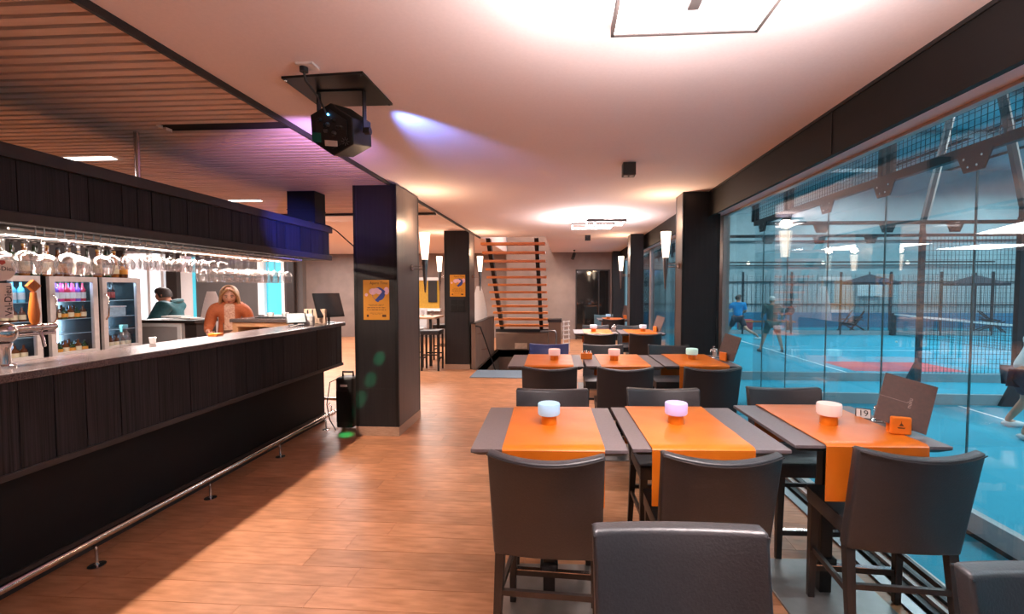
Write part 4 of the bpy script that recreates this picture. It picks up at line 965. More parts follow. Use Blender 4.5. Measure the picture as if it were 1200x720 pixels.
sc = T('sachet_caddy', 'orange caddy of sugar sachets on the second row', 'caddy', (.215, 4.43, .9005))
MB().box(-.055, .055, -.03, .03, 0, .06).build('box', M['orangewood'], sc, bevel=.004)
for q in range(5): MB().box(-.045+.02*q, -.035+.02*q, -.02, .02, .055, .075+.004*(q % 3)).build('sachet', M[('paper', 'orange')[q % 2]], sc)

# ================================================================== SPORTS HALL
Z0 = -.4
MB().box(1.97, 30, -4, 26, Z0-.2, Z0).build('floor_hall', M['turf'], kind='structure')
def lines(y0, y1, label):
    for nm, b in (('court_line', (6.66, 6.71, y0+.1, y1-.1)), ('court_line', (6.71, 20.3, (y0+y1)/2-.025, (y0+y1)/2+.025)), ('court_line', (20.3, 20.35, y0+.1, y1-.1))):
        MB().box(*b, Z0, Z0+.004).build(nm, M['line'], bpy.data.objects['floor_hall'])
lines(10, 20, 'far'); lines(-2, 8.05, 'near')
MB().box(7.0, 9.6, 11.2, 12.6, Z0, Z0+.003).build('red_marking', M['pink'], bpy.data.objects['floor_hall'])
XE = 3.3
def court_glass_wall(name, label, y0, y1, joints):
    e = T(name, label, 'glass fence', (XE, (y0+y1)/2, Z0))
    js = [y0]+joints+[y1]
    for a, b in zip(js[:-1], js[1:]): MB().box(XE-.005, XE+.005, a+.006, b-.006, -.2, 2.70).build('pane', M['courtglass'], e, world=True)
    MB().box(XE-.035, XE+.035, y0, y1, -.36, -.2).build('base_rail', M['rail'], e, world=True)
    MB().box(XE-.03, XE+.03, y0, y1, -.4, -.36).build('base_foot', M['fence'], e, world=True)
    MB().box(XE-.03, XE+.03, y0, y1, 2.68, 2.76).build('top_beam', M['fence'], e, world=True)
    for y in joints:
        MB().prism([(y-.16, 2.69), (y+.16, 2.69), (y+.09, 2.54), (y-.09, 2.54)], XE-.035, XE-.022, 'yz').build('bracket', M['fence'], e, world=True)
        for dy, dz in ((-.08, 2.65), (.08, 2.65), (-.04, 2.58), (.04, 2.58)): MB().lathe([(.01, 0), (.01, .012)], 6, (0, 0, 0), Matrix.Translation((XE-.034, y+dy, dz)) @ Matrix.Rotation(-PI/2, 4, 'Y')).build('bolt', M['chrome'], e, world=True)
        MB().box(XE-.007, XE+.007, y-.005, y+.005, -.2, 2.68).build('joint', M['joint'], e, world=True)
    for y in [yy for k, yy in enumerate(js) if k % 2 == 0]:
        for d in (-.05, .07): MB().box(XE-.03, XE+.03, y+d-.03, y+d+.03, 2.76, 3.95).build('mesh_post', M['fence'], e, world=True)
    m = MB(); t = .0022; y = y0
    while y < y1: m.box(XE-t, XE+t, y-t, y+t, 2.76, 3.9); y += .055
    z = 2.80
    while z < 3.92: m.box(XE-t, XE+t, y0, y1, z-t, z+t); z += .055
    m.build('wire_mesh', M['mesh'], e, kind='stuff', world=True)
court_glass_wall('court_end_wall', 'glass end wall of the near court with steel beam and wire mesh above', -2, 8.05, [-.21, .80, 1.81, 2.82, 3.84, 4.86, 5.87, 6.89, 7.70])
court_glass_wall('court_end_wall', 'glass end wall of the farther court', 10, 20, [11.0, 12, 13, 14, 15, 16, 17, 18, 19])
def side_fence(name, label, Y, xg, xm, ztop, poles=()):
    e = T(name, label, 'fence', (XE, Y, Z0))
    nx = 4
    for k in range(nx):
        a = XE+(xg-XE)*k/nx; b = XE+(xg-XE)*(k+1)/nx
        MB().box(a+.006, b-.006, Y-.005, Y+.005, -.22, 2.70).build('pane', M['courtglass'], e, world=True)
        if k: MB().prism([(b-(xg-XE)/nx-.14, 2.69), (b-(xg-XE)/nx+.14, 2.69), (b-(xg-XE)/nx+.08, 2.55), (b-(xg-XE)/nx-.08, 2.55)], Y-.03, Y-.018, 'xz').build('bracket', M['fence'], e, world=True)
    MB().box(XE, xm, Y-.03, Y+.03, -.4, -.22).build('base_rail', M['rail'], e, world=True)
    MB().box(XE, xm, Y-.025, Y+.025, 2.69, 2.75).build('top_rail', M['fence'], e, world=True)
    x = xg
    while x <= xm+.01:
        pw_ = .042 if Y < 19 else .035; MB().box(x-pw_, x+pw_, Y-.042, Y+.042, -.4, ztop+.1).build('post', M['fence'], e, world=True)
        if Y < 19: MB().frustum([(x-.30, Y-.09, -.4), (x-.05, Y-.09, -.4), (x-.05, Y-.03, -.4), (x-.30, Y-.03, -.4)], [(x-.06, Y-.09, .12), (x-.05, Y-.09, .12), (x-.05, Y-.03, .12), (x-.06, Y-.03, .12)]).build('post_foot', M['fence'], e, world=True)
        x += 2.05
    m = MB(); t = .003; x = xg
    while x < xm: m.box(x-t, x+t, Y-t, Y+t, -.22, ztop); x += .075
    z = -.2
    while z < ztop: m.box(xg, xm, Y-t, Y+t, z-t, z+t); z += .1
    m.build('wire_mesh', M['mesh'], e, kind='stuff', world=True)
side_fence('court_side_fence', 'side fence of the near court, glass then wire mesh', 8.05, 7.66, 18.0, 2.7)
side_fence('court_side_fence', 'side fence on the near side of the farther court', 10.0, 7.54, 18.0, 2.7)
side_fence('court_side_fence', 'far side fence of the farther court in front of the parasols', 20.0, 7.72, 18.0, 2.2)
def mast(x, y, h, dx, label):
    m = T('light_mast', label, 'light mast', (x, y, Z0))
    MB().box(-.035, .035, -.035, .035, 0 if y > 20.1 else h-.198, h).build('pole', M['fence'], m)
    MB().bar((0, 0, h), (dx, 0, h+2.6), .08).build('bent_top', M['fence'], m)
    MB().bar((dx+.055, 0, h+2.6), (.055, 0, h), .03, .08).build('bright_edge', M['alu'], m)
    MB().box(dx-.25, dx+.25, -.12, .12, 2.6+h, 2.68+h).build('lamp_head', M['alu'], m)
mast(7.54, 10.0, 3.0-Z0, .55, 'dark mast bent to the right at the end of the farther mesh fence')
mast(7.66, 8.05, 3.0-Z0, -.6, 'dark mast bent to the left at the near court fence')
mast(6.9, 20.2, 3.2, -.6, 'slim mast far back behind the player in blue')
nt = T('court_net', 'court net with a white band on the farther court', 'net', (13.9, 15, Z0))
for y in (10.15, 19.86): MB().box(13.82, 13.98, y-.08, y+.08, Z0, .55).build('post', M['fence'], nt, world=True)
MB().grid(lambda u, v: (13.9-.01, 10.2+9.75*u, .47+.045*v*1.6-.06*math.sin(PI*u)), 16, 1).grid(lambda u, v: (13.9+.01, 10.2+9.75*u, .47+.045*v*1.6-.06*math.sin(PI*u)), 16, 1).build('white_band', M['whiteshirt'], nt, world=True)
m = MB(); y = 10.2; t = .004
while y < 19.95: m.box(13.9-t, 13.9+t, y-t, y+t, Z0+.03, .44); y += .09
z = Z0+.06
while z < .42: m.box(13.9-t, 13.9+t, 10.2, 19.95, z-t, z+t); z += .09
m.build('netting', M['mesh'], nt, kind='stuff', world=True)
# hall shell: ribbed back wall, upper wall, roof with ribs
hw = MB().box(2.1, 30, 24.0, 24.1, Z0, 7.5).build('wall_hall_back', M['hallwall'], kind='structure')
me_rib = MB().box(0, .20, 0, .05, 0, 2.6).mesh('panel', M['hallpanel'])
x = 5.0; k = 0
while x < 27: inst('panel', me_rib, (x, 23.94, Z0+.1), hw); x += .235; k += 1
for z in (.75, 1.9, 2.75, 4.0): MB().box(2.1, 30, 23.88, 23.94, z, z+.05).build('wall_rail', M['fence'], hw)
MB().box(2.1, 30, 23.8, 24, Z0, Z0+.75).build('wall_plinth', pm('blue_wall_plinth', '#2a7ca0', .8), hw)
MB().box(29.9, 30, -4, 24, Z0, 8).build('wall_hall_right', M['hallwall'], kind='structure')
MB().box(2.0, 2.1, 14.4, 24, Z0, 7).build('wall_hall_left', M['hallwall'], kind='structure')
rf = MB(); n = 20
arch = [(2.0+28*k/n, 4.3+3.9*math.sin(PI*(.10+.80*k/n))) for k in range(n+1)]
for k in range(n):
    (xa, za), (xb, zb) = arch[k], arch[k+1]
    rf.frustum([(xa, -4, za), (xb, -4, zb), (xb, 26, zb), (xa, 26, za)], [(xa, -4, za+.1), (xb, -4, zb+.1), (xb, 26, zb+.1), (xa, 26, za+.1)])
rfo = rf.build('ceiling_hall', M['roof'], kind='structure')
for y in (0, 4, 8, 12, 16, 20):
    MB().tube([(x, y, z-.18) for x, z in arch], .14, 8).build('arch_rib', M['rail'], rfo, smooth=True)
for k in range(1, n, 2): MB().tube([(arch[k][0], -4, arch[k][1]-.1), (arch[k][0], 26, arch[k][1]-.1)], .06, 6).build('purlin', M['fence'], rfo)
MB().box(2.0, 2.1, -4, 14.4, 2.86, 5.6).build('wall_hall_left', M['hallwall'], kind='structure')
# lounge strip behind the far court
def parasol(x, y, h, r, label):
    p = T('parasol', label, 'parasol', (x, y, Z0))
    MB().tube([(0, 0, 0), (0, 0, h+.1)], .03, 8).build('pole', M['fence'], p)
    m = MB(); n = 8
    vs = [(0, 0, h)]+[(r*math.cos(2*PI*i/n), r*math.sin(2*PI*i/n), h-.38) for i in range(n)]+[(r*math.cos(2*PI*i/n), r*math.sin(2*PI*i/n), h-.48) for i in range(n)]
    m.add(vs, [(0, 1+i, 1+(i+1) % n) for i in range(n)]+[(1+i, 1+n+i, 1+n+(i+1) % n, 1+(i+1) % n) for i in range(n)]); m.build('canopy', M['navy'], p)
parasol(13.9, 21.4, 2.65, 1.15, 'dark parasol beyond the far fence above the deckchair')
parasol(18.5, 21.4, 2.6, 1.1, 'second dark parasol farther right beyond the mesh fence')
def deckchair(x, y, rz, label):
    d = T('deckchair', label, 'deckchair', (x, y, Z0), rz)
    for s_ in (-.3, .3):
        MB().bar((-.5, s_, 0), (.35, s_, .95), .05).build('leg', M['black'], d); MB().bar((.5, s_, 0), (-.45, s_, .5), .05).build('leg', M['black'], d)
        MB().bar((-.3, s_, .55), (.3, s_, .55), .05).build('armrest', M['black'], d)
    MB().grid(lambda u, v: (-.42+.75*v, -.28+.56*u, .42-.22*math.sin(PI*min(1, v*1.4))*.6+.5*max(0, v-.45)), 4, 8).grid(lambda u, v: (-.42+.75*v, -.28+.56*u, .40-.22*math.sin(PI*min(1, v*1.4))*.6+.5*max(0, v-.45)), 4, 8).build('sling', M['navy'], d)
deckchair(13.3, 21.6, .3, 'black deckchair under the dark parasol'); deckchair(19.4, 21.7, 2.6, 'dark deckchair beyond the net, right of the glass joint')
bn = T('bench', 'orange wood bench beyond the court behind the player in green', 'bench', (9.3, 21.4, Z0))
MB().box(-1.3, 1.3, -.2, .2, .42, .48).build('seat', M['stairtread'], bn)
for sx in (-1.1, 1.1): MB().box(sx-.04, sx+.04, -.18, .18, 0, .42).build('leg', M['stairtread'], bn)
MB().box(8.4, 9.0, 22.0, 22.4, Z0, Z0+.5).build('crate', M['pink'], label='pink crate beyond the court near the player in blue', cat='crate', bevel=.02)
tv = T('wall_sign', 'white notice board on the hall back wall', 'notice board', (15.5, 23.85, 1.5))
MB().box(-.6, .6, -.04, .0, -.3, .3).build('board', M['whiteshirt'], tv)
for q, (xx, zz) in enumerate(((9.4, 2.9), (13.1, 2.9), (17.2, 2.9))):
    sl_ = T('flood_lamp', ('left small round lamp on the far hall wall', 'middle small round lamp on the far hall wall', 'right small round lamp on the far hall wall')[q], 'lamp', (xx, 23.8, zz))
    MB().ball((0, -.1, 0), .09, 12, 8).build('bulb', M['sconceglow'], sl_, smooth=True); MB().box(-.04, .04, -.05, .08, -.03, .03).build('arm', M['fence'], sl_)

# ================================================================== PEOPLE
def skin_mesh(name, J, edges, mats, sub=2, root=None, smooth=True):
    """J: joint -> (position, radius); grows one continuous skin along the edges"""
    ks = list(J); ix = {k: i for i, k in enumerate(ks)}
    me = bpy.data.meshes.new(name); me.from_pydata([J[k][0] for k in ks], [(ix[a], ix[b]) for a, b in edges], [])
    o = bpy.data.objects.new(name, me); COL.objects.link(o)
    o.modifiers.new('s', 'SKIN').use_smooth_shade = smooth
    md = o.modifiers.new('d', 'SUBSURF'); md.levels = sub; md.render_levels = sub
    for i, k in enumerate(ks):
        r = J[k][1]; sv = me.skin_vertices[0].data[i]; sv.radius = r if isinstance(r, (tuple, list)) else (r, r)
        sv.use_root = (k == (root or ks[0]))
    dg = bpy.context.evaluated_depsgraph_get(); new = bpy.data.meshes.new_from_object(o.evaluated_get(dg))
    bpy.data.objects.remove(o); new.materials.clear()
    for m in (mats if isinstance(mats, (list, tuple)) else [mats]): new.materials.append(m)
    return new
def put_mesh(name, me, parent):
    o = bpy.data.objects.new(name, me); COL.objects.link(o); o.parent = parent; return o
def join_into(me, extra):   # append another mesh's geometry to me
    bm = bmesh.new(); bm.from_mesh(me); bm.from_mesh(extra); bm.to_mesh(me); bm.free()
    for p in me.polygons: p.use_smooth = True
def head_mesh(c, h, yaw, pitch, mat, roll=0):
    """head of height h centred on c, facing -y before the turn: skull, brow, nose, lips, chin, ears"""
    bm = bmesh.new(); bmesh.ops.create_uvsphere(bm, u_segments=28, v_segments=20, radius=1)
    for v in bm.verts:
        x, y, z = v.co
        f = max(0, -y)
        w_ = .74-.20*max(0, -z)**1.4*(.5+.5*f)
        X = x*w_; Y = y*.90; Z = z
        if z < -.2: Y += (.10 if y > 0 else 0)*z*1.5
        if y < 0:
            Y = -abs(y)**.86*.86
            Y -= .20*math.exp(-((x/.16)**2+((z+.12)/.20)**2))          # nose
            Y -= .06*math.exp(-((x/.26)**2+((z+.47)/.10)**2))          # lips
            Y -= .08*math.exp(-((x/.30)**2+((z+.80)/.18)**2))          # chin
            Y += .10*(math.exp(-(((x-.34)/.20)**2+((z-.10)/.13)**2))+math.exp(-(((x+.34)/.20)**2+((z-.10)/.13)**2)))   # eye hollows
            Y -= .03*math.exp(-((z-.30)/.12)**2)*(1-x*x)               # brow
        v.co = (X, Y, Z)
    mt = Matrix.Translation(c) @ Matrix.Rotation(yaw, 4, 'Z') @ Matrix.Rotation(pitch, 4, 'X') @ Matrix.Rotation(roll, 4, 'Y') @ Matrix.Scale(h/2, 4)
    me = bpy.data.meshes.new('head'); bm.transform(mt); bm.to_mesh(me); bm.free()
    for sx in (-1, 1):
        e = MB().ball((sx*.74, .08, -.02), .2, 10, 8, (.35, .6, 1)).mesh('ear', mat); e.transform(mt); join_into(me, e)
    me.materials.append(mat)
    for p in me.polygons: p.use_smooth = True
    return me, mt
def face_parts(par, mt, lips='#a04a44'):
    L_ = M.setdefault('lip', pm('lips', lips, .5)); EW = M.setdefault('eyewhite', pm('eye_white', '#e8e4e0', .3)); EI = M.setdefault('iris', pm('iris', '#2a1a12', .2))
    for sx in (-1, 1):
        MB().ball((sx*.27, -.735, .06), .075, 12, 8, (1.2, .5, .5), mt).build('eye', EW, par, smooth=True)
        MB().ball((sx*.27, -.785, .07), .05, 10, 6, (1, .4, 1), mt).build('iris', EI, par, smooth=True)
        MB().tube([(sx*.13, -.83, .24), (sx*.27, -.83, .28), (sx*.42, -.72, .23)], .03, 6, ).mesh('x', EI)
        b = MB().tube([(sx*.13, -.835, .24), (sx*.27, -.825, .28), (sx*.42, -.72, .22)], .028, 6); b.v = [tuple(mt @ Vector(p)) for p in b.v]; b.build('eyebrow', M['hairdark'], par, smooth=True)
    l = MB().tube([(-.17, -.80, -.46), (-.07, -.86, -.43), (0, -.86, -.44), (.07, -.86, -.43), (.17, -.80, -.46), (.08, -.86, -.51), (0, -.87, -.52), (-.08, -.86, -.51)], .032, 6, closed=True); l.v = [tuple(mt @ Vector(p)) for p in l.v]; l.build('mouth', L_, par, smooth=True)
def hand(J, E, wrist, key, dirv, side, s=1.0, curl=.4):
    """palm and five separate fingers added to the joint graph J at joint `wrist`; dirv points along the hand, side towards the thumb"""
    W = Vector(J[wrist][0]); d = Vector(dirv).normalized(); sd = Vector(side); sd = (sd-d*sd.dot(d)).normalized(); nrm = d.cross(sd)
    J[key+'palm'] = (tuple(W+d*.05*s), (.034*s, .018*s)); E.append((wrist, key+'palm'))
    out = []
    for q, (off, ln) in enumerate(((.027, .070), (.009, .080), (-.009, .074), (-.026, .058))):
        b = W+d*.085*s+sd*off*s; m_ = b+d*ln*.5*s+nrm*curl*.02*s; t = b+d*ln*(1-.25*curl)*s+nrm*curl*.05*s
        out.append([b-d*.03*s, b, m_, t])
    tb = W+d*.03*s+sd*.028*s
    out.append([tb-sd*.012*s, tb+sd*.012*s+d*.012*s, tb+sd*.026*s+d*.034*s+nrm*.006, tb+sd*.028*s+d*.056*s+nrm*.014])
    return out
def fingers_into(me, chains, s=1.0):
    for ch in chains:
        J = {str(i): (tuple(p), (.0095-.001*i)*s) for i, p in enumerate(ch)}
        join_into(me, skin_mesh('finger', J, [('0', '1'), ('1', '2'), ('2', '3')], [], sub=1))
def person(label, loc, rz, J, E, skinmat=None, hands=(), head=None):
    """one continuous body mesh (trunk, limbs, hands, head); clothes and hair become its children"""
    p = T('person', label, 'person', loc, rz)
    E = list(E); ch = []
    for h_ in hands: ch += hand(J, E, *h_)
    me = skin_mesh('body', J, E, [skinmat or M['skin']], 2, root='pelvis')
    fingers_into(me, ch)
    mt = None
    if head:
        hm, mt = head_mesh(*head, skinmat or M['skin']); join_into(me, hm)
    b = put_mesh('body', me, p)
    return p, b, mt
def cloth(name, J, keys, edges, mat, par, grow=1.15, add=.008, ends=None):
    JJ = {}; edges = list(edges)
    if 'collar' in keys:
        c_, n_ = Vector(J['collar'][0]), Vector(J['neck'][0]); JJ['nb'] = (tuple(c_.lerp(n_, .55)), (.075, .065)); edges.append(('collar', 'nb'))
    for k in keys:
        r = J[k][1]; r = r if isinstance(r, (tuple, list)) else (r, r); up_ = k in ('sl', 'sr', 'collar') and 'collar' in keys; JJ[k] = (tuple(Vector(J[k][0])+Vector((0, 0, .012*up_))), tuple(x*grow+add+.026*up_ for x in r))
    if ends: JJ.update(ends)
    return put_mesh(name, skin_mesh(name, JJ, edges, mat, 2), par)

# ---- the woman behind the bar (looks down, arms bent in front of her)
J = {'pelvis': ((0, 0, .92), (.15, .11)), 'waist': ((0, -.01, 1.06), (.115, .088)), 'chest': ((0, -.01, 1.24), (.14, .095)), 'collar': ((0, 0, 1.36), (.10, .07)), 'neck': ((0, -.005, 1.42), .045), 'skull': ((0, -.015, 1.47), .05),
     'sl': ((-.165, 0, 1.335), .055), 'el': ((-.235, -.03, 1.08), .042), 'wl': ((-.225, -.24, 1.045), .027), 'sr': ((.165, 0, 1.335), .055), 'er': ((.235, -.02, 1.08), .042), 'wr': ((.10, -.26, 1.04), .027),
     'hl': ((-.09, 0, .86), .09), 'kl': ((-.10, -.02, .48), .06), 'al': ((-.10, 0, .08), .04), 'fl': ((-.10, -.13, .035), .035), 'hr': ((.09, 0, .86), .09), 'kr': ((.10, -.02, .48), .06), 'ar': ((.10, 0, .08), .04), 'fr': ((.10, -.13, .035), .035)}
BASE = [('pelvis', 'waist'), ('waist', 'chest'), ('chest', 'collar'), ('collar', 'neck'), ('neck', 'skull'), ('collar', 'sl'), ('sl', 'el'), ('el', 'wl'), ('collar', 'sr'), ('sr', 'er'), ('er', 'wr'),
        ('pelvis', 'hl'), ('hl', 'kl'), ('kl', 'al'), ('al', 'fl'), ('pelvis', 'hr'), ('hr', 'kr'), ('kr', 'ar'), ('ar', 'fr')]
wp, wb, mt = person('woman with long blond hair in a rust jacket, looking down behind the bar', (-4.47, 5.72, 0), R(36), J, BASE, None,
                    (('wl', 'l', (.25, -1, -.25), (1, 0, .2)), ('wr', 'r', (-.5, -1, -.2), (-1, 0, .2))), ((0, -.035, 1.505), .235, 0, R(18)))
face_parts(wp, mt)
cloth('trousers', J, ['pelvis', 'hl', 'kl', 'al', 'hr', 'kr', 'ar'], [('pelvis', 'hl'), ('hl', 'kl'), ('kl', 'al'), ('pelvis', 'hr'), ('hr', 'kr'), ('kr', 'ar')], M['blouse'], wp, 1.08, .012)
jkt = cloth('jacket', J, ['pelvis', 'waist', 'chest', 'collar', 'sl', 'el', 'sr', 'er'], [('pelvis', 'waist'), ('waist', 'chest'), ('chest', 'collar'), ('collar', 'sl'), ('sl', 'el'), ('el', 'wl'), ('collar', 'sr'), ('sr', 'er'), ('er', 'wr')], M['rust'], wp, 1.12, .012,
            {k: (tuple(Vector(J['e'+k[1]][0]).lerp(Vector(J[k][0]), .85)), .042) for k in ('wl', 'wr')})
from mathutils.bvhtree import BVHTree
bm_ = bmesh.new(); bm_.from_mesh(jkt.data); tree_ = BVHTree.FromBMesh(bm_); bm_.free()
def front(x, z, d=.004):
    h_ = tree_.ray_cast(Vector((x, -1, z)), Vector((0, 1, 0)))[0]
    return Vector((x, (h_.y if h_ else -.10)-d, z))
def vee(u, v):   # blouse seen between the open fronts of the jacket
    z = .95+.45*v; w_ = .060+.012*math.sin(v*PI)-(.0 if v < .9 else (v-.9)*.2)
    return front((u-.5)*2*w_, z)
MB().grid(vee, 8, 14).build('blouse', M['blouse'], wp, smooth=True)
for sx in (-1, 1):
    MB().grid(lambda u, v: front(sx*(.058+.050*u*(1-abs(2*v-1))+.004*u), 1.12+.27*v, .010), 4, 8).build('lapel', M['rust'], wp, smooth=True)
    MB().tube([front(sx*(.060+.012*math.sin(k/12*PI)), .95+.43*k/12, .003) for k in range(13)], .005, 6).build('jacket_edge', M['belt'], wp, smooth=True)
MB().grid(lambda u, v: front((u-.5)*.13, 1.015+.035*v, .008), 6, 2).build('belt', M['belt'], wp)
hair = MB()
def hairf(u, v):   # parted shell over the skull falling to the shoulders
    a = (u-.5)*2; th = a*R(128)
    if v < .45:
        t = v/.45*PI/2; r = math.sin(t); return Vector((math.sin(th)*.86*r, math.cos(th)*.98*r+.04, .12+.98*math.cos(t)))
    t = (v-.45)/.55
    return Vector((math.sin(th)*(.86+.26*t-.1*t*t), math.cos(th)*(.98-.15*t)+.04-.08*t, .12-1.75*t))
hair.grid(hairf, 28, 16).grid(lambda u, v: hairf(u, v)*1.10-Vector((0, 0, .02)), 28, 16)
hair.v = [tuple(mt @ Vector(p)) for p in hair.v]; hair.build('hair', M['hairblond'], wp, smooth=True)
for sx in (-1, 1):
    lk = MB().tube([(sx*.05, -.66, .96), (sx*.46, -.70, .66), (sx*.76, -.52, .10), (sx*.84, -.46, -.5), (sx*.88, -.45, -1.1), (sx*.84, -.42, -1.6)], [.10, .15, .15, .17, .19, .05], 10); lk.v = [tuple(mt @ Vector(p)) for p in lk.v]
    lk.build('hair_lock', M['hairblond'], wp, smooth=True)

# ---- the man in the teal jacket, leaning to the left beyond the grey cabinet
Jm = {'pelvis': ((0, 0, .90), (.16, .12)), 'waist': ((0, -.02, 1.04), (.15, .12)), 'chest': ((0, -.06, 1.22), (.18, .13)), 'collar': ((0, -.09, 1.33), (.12, .09)), 'neck': ((0, -.12, 1.40), .06), 'skull': ((0, -.14, 1.45), .06),
      'sl': ((-.20, -.08, 1.30), .07), 'el': ((-.26, -.24, 1.06), .055), 'wl': ((-.18, -.46, 1.02), .033), 'sr': ((.20, -.08, 1.30), .07), 'er': ((.27, -.22, 1.06), .055), 'wr': ((.18, -.45, 1.02), .033),
      'hl': ((-.10, 0, .84), .10), 'kl': ((-.11, -.03, .47), .065), 'al': ((-.11, 0, .09), .045), 'fl': ((-.11, -.14, .04), .04), 'hr': ((.10, 0, .84), .10), 'kr': ((.11, -.03, .47), .065), 'ar': ((.11, 0, .09), .045), 'fr': ((.11, -.14, .04), .04)}
mp_, mb_, mt = person('man in a teal padded jacket standing beyond the grey cabinet, facing left', (-6.25, 6.85, 0), R(-70), Jm, BASE, None,
                      (('wl', 'l', (.2, -1, -.1), (1, 0, .2)), ('wr', 'r', (-.2, -1, -.1), (-1, 0, .2))), ((0, -.17, 1.49), .235, 0, R(6)))
face_parts(mp_, mt)
UP = [('pelvis', 'waist'), ('waist', 'chest'), ('chest', 'collar'), ('collar', 'sl'), ('sl', 'el'), ('el', 'wl'), ('collar', 'sr'), ('sr', 'er'), ('er', 'wr')]
cloth('padded_jacket', Jm, ['pelvis', 'waist', 'chest', 'collar', 'sl', 'el', 'wl', 'sr', 'er', 'wr'], UP, M['teal'], mp_, 1.15, .02)
LOW = [('pelvis', 'hl'), ('hl', 'kl'), ('kl', 'al'), ('pelvis', 'hr'), ('hr', 'kr'), ('kr', 'ar')]
cloth('trousers', Jm, ['pelvis', 'hl', 'kl', 'al', 'hr', 'kr', 'ar'], LOW, M['navy'], mp_, 1.05, .01)
def cap_hair(mt, mat, par, front=.25):
    h_ = MB().grid(lambda u, v: Vector((math.sin((u-.5)*2*PI)*.80*math.sin(v*PI*.60), math.cos((u-.5)*2*PI)*.98*math.sin(v*PI*.60)+.03, 1.04*math.cos(v*PI*.60)+(.0 if math.cos((u-.5)*2*PI) > -.3 else front*v*1.3))), 24, 10)
    h_.v = [tuple(mt @ Vector(p)) for p in h_.v]; return h_.build('hair', mat, par, smooth=True)
cap_hair(mt, M['hairdark'], mp_, .50)
MB().tube([(-.12, -.02, 1.38), (-.05, .05, 1.40), (.05, .05, 1.40), (.12, -.02, 1.38)], .034, 10).build('hood', M['teal'], mp_, smooth=True)

# ---- players on the court
def shoes(J, par, mat):
    for s_ in 'lr':
        a, f = Vector(J['a'+s_][0]), Vector(J['f'+s_][0]); d = (f-a); d.z = 0; d.normalize()
        c = (a+f)/2; c.z = min(a.z, f.z)+.005
        m = MB().ball((0, 0, 0), 1, 12, 8, (.052, .145, .048)); q = Matrix.Translation(c) @ Matrix.Rotation(math.atan2(d.x, -d.y)*-1 if 0 else math.atan2(d.y, d.x)-PI/2, 4, 'Z')
        m.v = [tuple(q @ Vector(p)) for p in m.v]; m.build('shoe', mat, par, smooth=True)
def player(label, loc, rz, J, shirt, shorts, shoe, hairm, headp, hands, socks=None):
    p, b, mt = person(label, loc, rz, J, BASE, None, hands, headp)
    face_parts(p, mt)
    ends = {'el': (tuple(Vector(J['sl'][0]).lerp(Vector(J['el'][0]), .8)), .062), 'er': (tuple(Vector(J['sr'][0]).lerp(Vector(J['er'][0]), .8)), .062)}
    cloth('shirt', J, ['pelvis', 'waist', 'chest', 'collar', 'sl', 'sr'], [e for e in UP if e[1] not in ('wl', 'wr')], M[shirt], p, 1.1, .014, ends)
    e2 = {'kl': (tuple(Vector(J['hl'][0]).lerp(Vector(J['kl'][0]), .85)), .095), 'kr': (tuple(Vector(J['hr'][0]).lerp(Vector(J['kr'][0]), .85)), .095)}
    cloth('shorts', J, ['pelvis', 'hl', 'hr'], [('pelvis', 'hl'), ('hl', 'kl'), ('pelvis', 'hr'), ('hr', 'kr')], M[shorts], p, 1.08, .014, e2)
    shoes(J, p, M[shoe]); cap_hair(mt, M[hairm], p, .55)
    return p
def pose(**k):
    J = {'pelvis': ((0, 0, .95), (.155, .115)), 'waist': ((0, 0, 1.10), (.14, .105)), 'chest': ((0, 0, 1.30), (.17, .115)), 'collar': ((0, 0, 1.43), (.11, .08)), 'neck': ((0, -.01, 1.50), .055), 'skull': ((0, -.02, 1.56), .06),
         'sl': ((-.19, 0, 1.41), .06), 'el': ((-.27, 0, 1.14), .045), 'wl': ((-.27, -.12, .90), .03), 'sr': ((.19, 0, 1.41), .06), 'er': ((.27, 0, 1.14), .045), 'wr': ((.27, -.12, .90), .03),
         'hl': ((-.10, 0, .90), .095), 'kl': ((-.12, -.03, .50), .062), 'al': ((-.13, .02, .09), .04), 'fl': ((-.13, -.12, .04), .035), 'hr': ((.10, 0, .90), .095), 'kr': ((.12, -.03, .50), .062), 'ar': ((.13, .02, .09), .04), 'fr': ((.13, -.12, .04), .035)}
    for a, v in k.items(): J[a] = (v, J[a][1])
    return J
# blue shirt: mid stride to the right, seen from behind
J1 = pose(kl=(-.30, .12, .55), al=(-.66, .22, .36), fl=(-.72, .18, .24), kr=(.30, -.16, .52), ar=(.50, .02, .10), fr=(.64, -.04, .05), wr=(.46, -.20, 1.18), er=(.34, -.05, 1.2), wl=(-.1, -.3, 1.12), el=(-.25, -.12, 1.16))
player('player in a bright blue shirt and dark shorts striding on the far court', (6.25, 16.6, Z0), R(150), {k: ((v[0][0]*-1 if 0 else v[0][0], v[0][1], v[0][2]), v[1]) for k, v in J1.items()}, 'blueshirt', 'navy', 'shoe', 'hairdark', ((0, -.03, 1.64), .235, R(-40), 0),
       (('wl', 'l', (.3, -1, 0), (0, 0, 1)), ('wr', 'r', (.2, -1, .2), (0, 0, 1))))
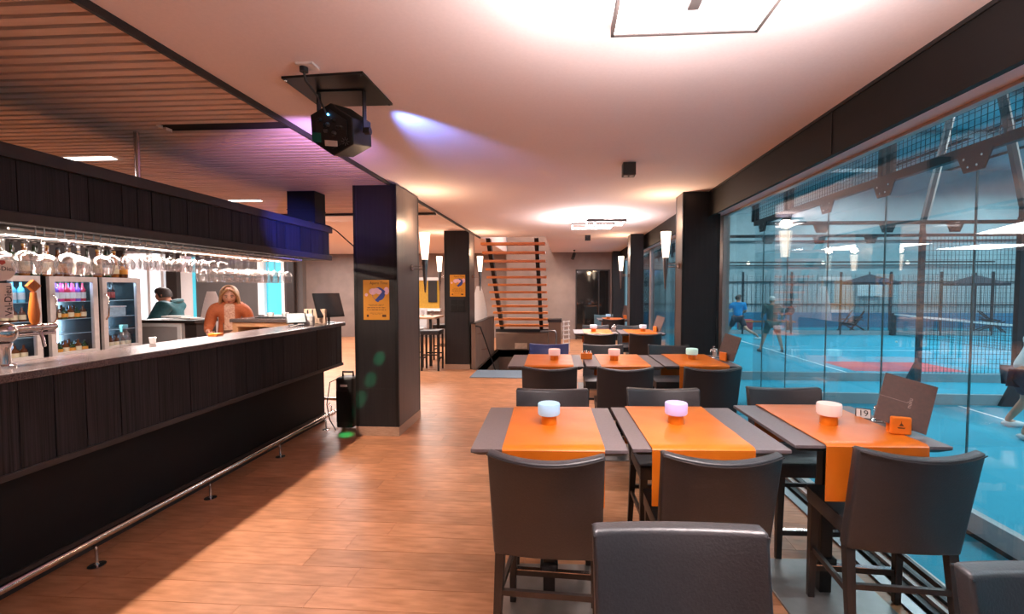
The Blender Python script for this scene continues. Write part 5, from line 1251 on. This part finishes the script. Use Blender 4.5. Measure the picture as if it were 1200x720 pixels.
# green shirt: legs apart, back to the camera, racket in the right hand
J2 = pose(kl=(-.22, -.05, .50), al=(-.30, .02, .09), fl=(-.33, -.11, .04), kr=(.20, -.06, .50), ar=(.34, .02, .09), fr=(.36, -.11, .04), el=(-.30, -.06, 1.14), wl=(-.36, -.30, 1.02), er=(.27, -.08, 1.14), wr=(.20, -.34, 1.06))
g2 = player('grey-haired player in dark green, legs apart with back to the window', (6.45, 14.35, Z0), R(172), J2, 'greenshirt', 'greenshirt', 'darkshoe', 'hairgrey', ((0, -.03, 1.64), .235, 0, R(10)),
            (('wl', 'l', (-.5, -1, -.2), (0, 0, 1)), ('wr', 'r', (-.3, -1, 0), (0, 0, 1))))
def racket(loc, rz, tilt, label):
    r_ = T('racket', label, 'racket', loc, rz)
    mt_ = Matrix.Rotation(tilt, 4, 'Y')
    MB().prism([(.13*math.cos(i*PI/10), .38+.15*math.sin(i*PI/10)) for i in range(20)], -.018, .018, 'xz', mt_).build('head', M['navy'], r_, bevel=.004)
    MB().tube([mt_ @ Vector((0, 0, -.02)), mt_ @ Vector((0, 0, .24))], .016, 8).build('handle', M['black'], r_)
racket((6.88, 14.78, Z0+1.03), R(172), R(-50), 'dark padel racket held in front of the player in green')
# right edge: white shirt, dark trousers, lunging
J3 = pose(pelvis=(0, 0, .84), waist=(0, -.05, .99), chest=(0, -.12, 1.18), collar=(0, -.16, 1.30), neck=(0, -.19, 1.37), skull=(0, -.22, 1.43), sl=(-.19, -.15, 1.28), el=(-.36, -.20, 1.10), wl=(-.46, -.34, 1.18), sr=(.19, -.15, 1.28), er=(.30, -.2, 1.04), wr=(.3, -.4, .98),
           hl=(-.10, 0, .80), kl=(-.30, -.14, .47), al=(-.38, .06, .09), fl=(-.46, -.06, .04), hr=(.1, 0, .80), kr=(.24, -.12, .45), ar=(.34, .05, .09), fr=(.38, -.09, .04))
player('player in a white shirt cut off by the right edge on the near court', (6.27, 6.50, Z0), R(60), J3, 'whiteshirt', 'navy', 'shoe', 'hairdark', ((0, -.25, 1.50), .235, 0, R(10)),
       (('wl', 'l', (-.5, -1, .2), (0, 0, 1)), ('wr', 'r', (0, -1, 0), (0, 0, 1))))
MB().ball((10.2, 14.4, Z0+.35), .034, 12, 8).build('ball', M['tapsign'], label='small pale ball in the air over the far court', cat='ball', smooth=True)
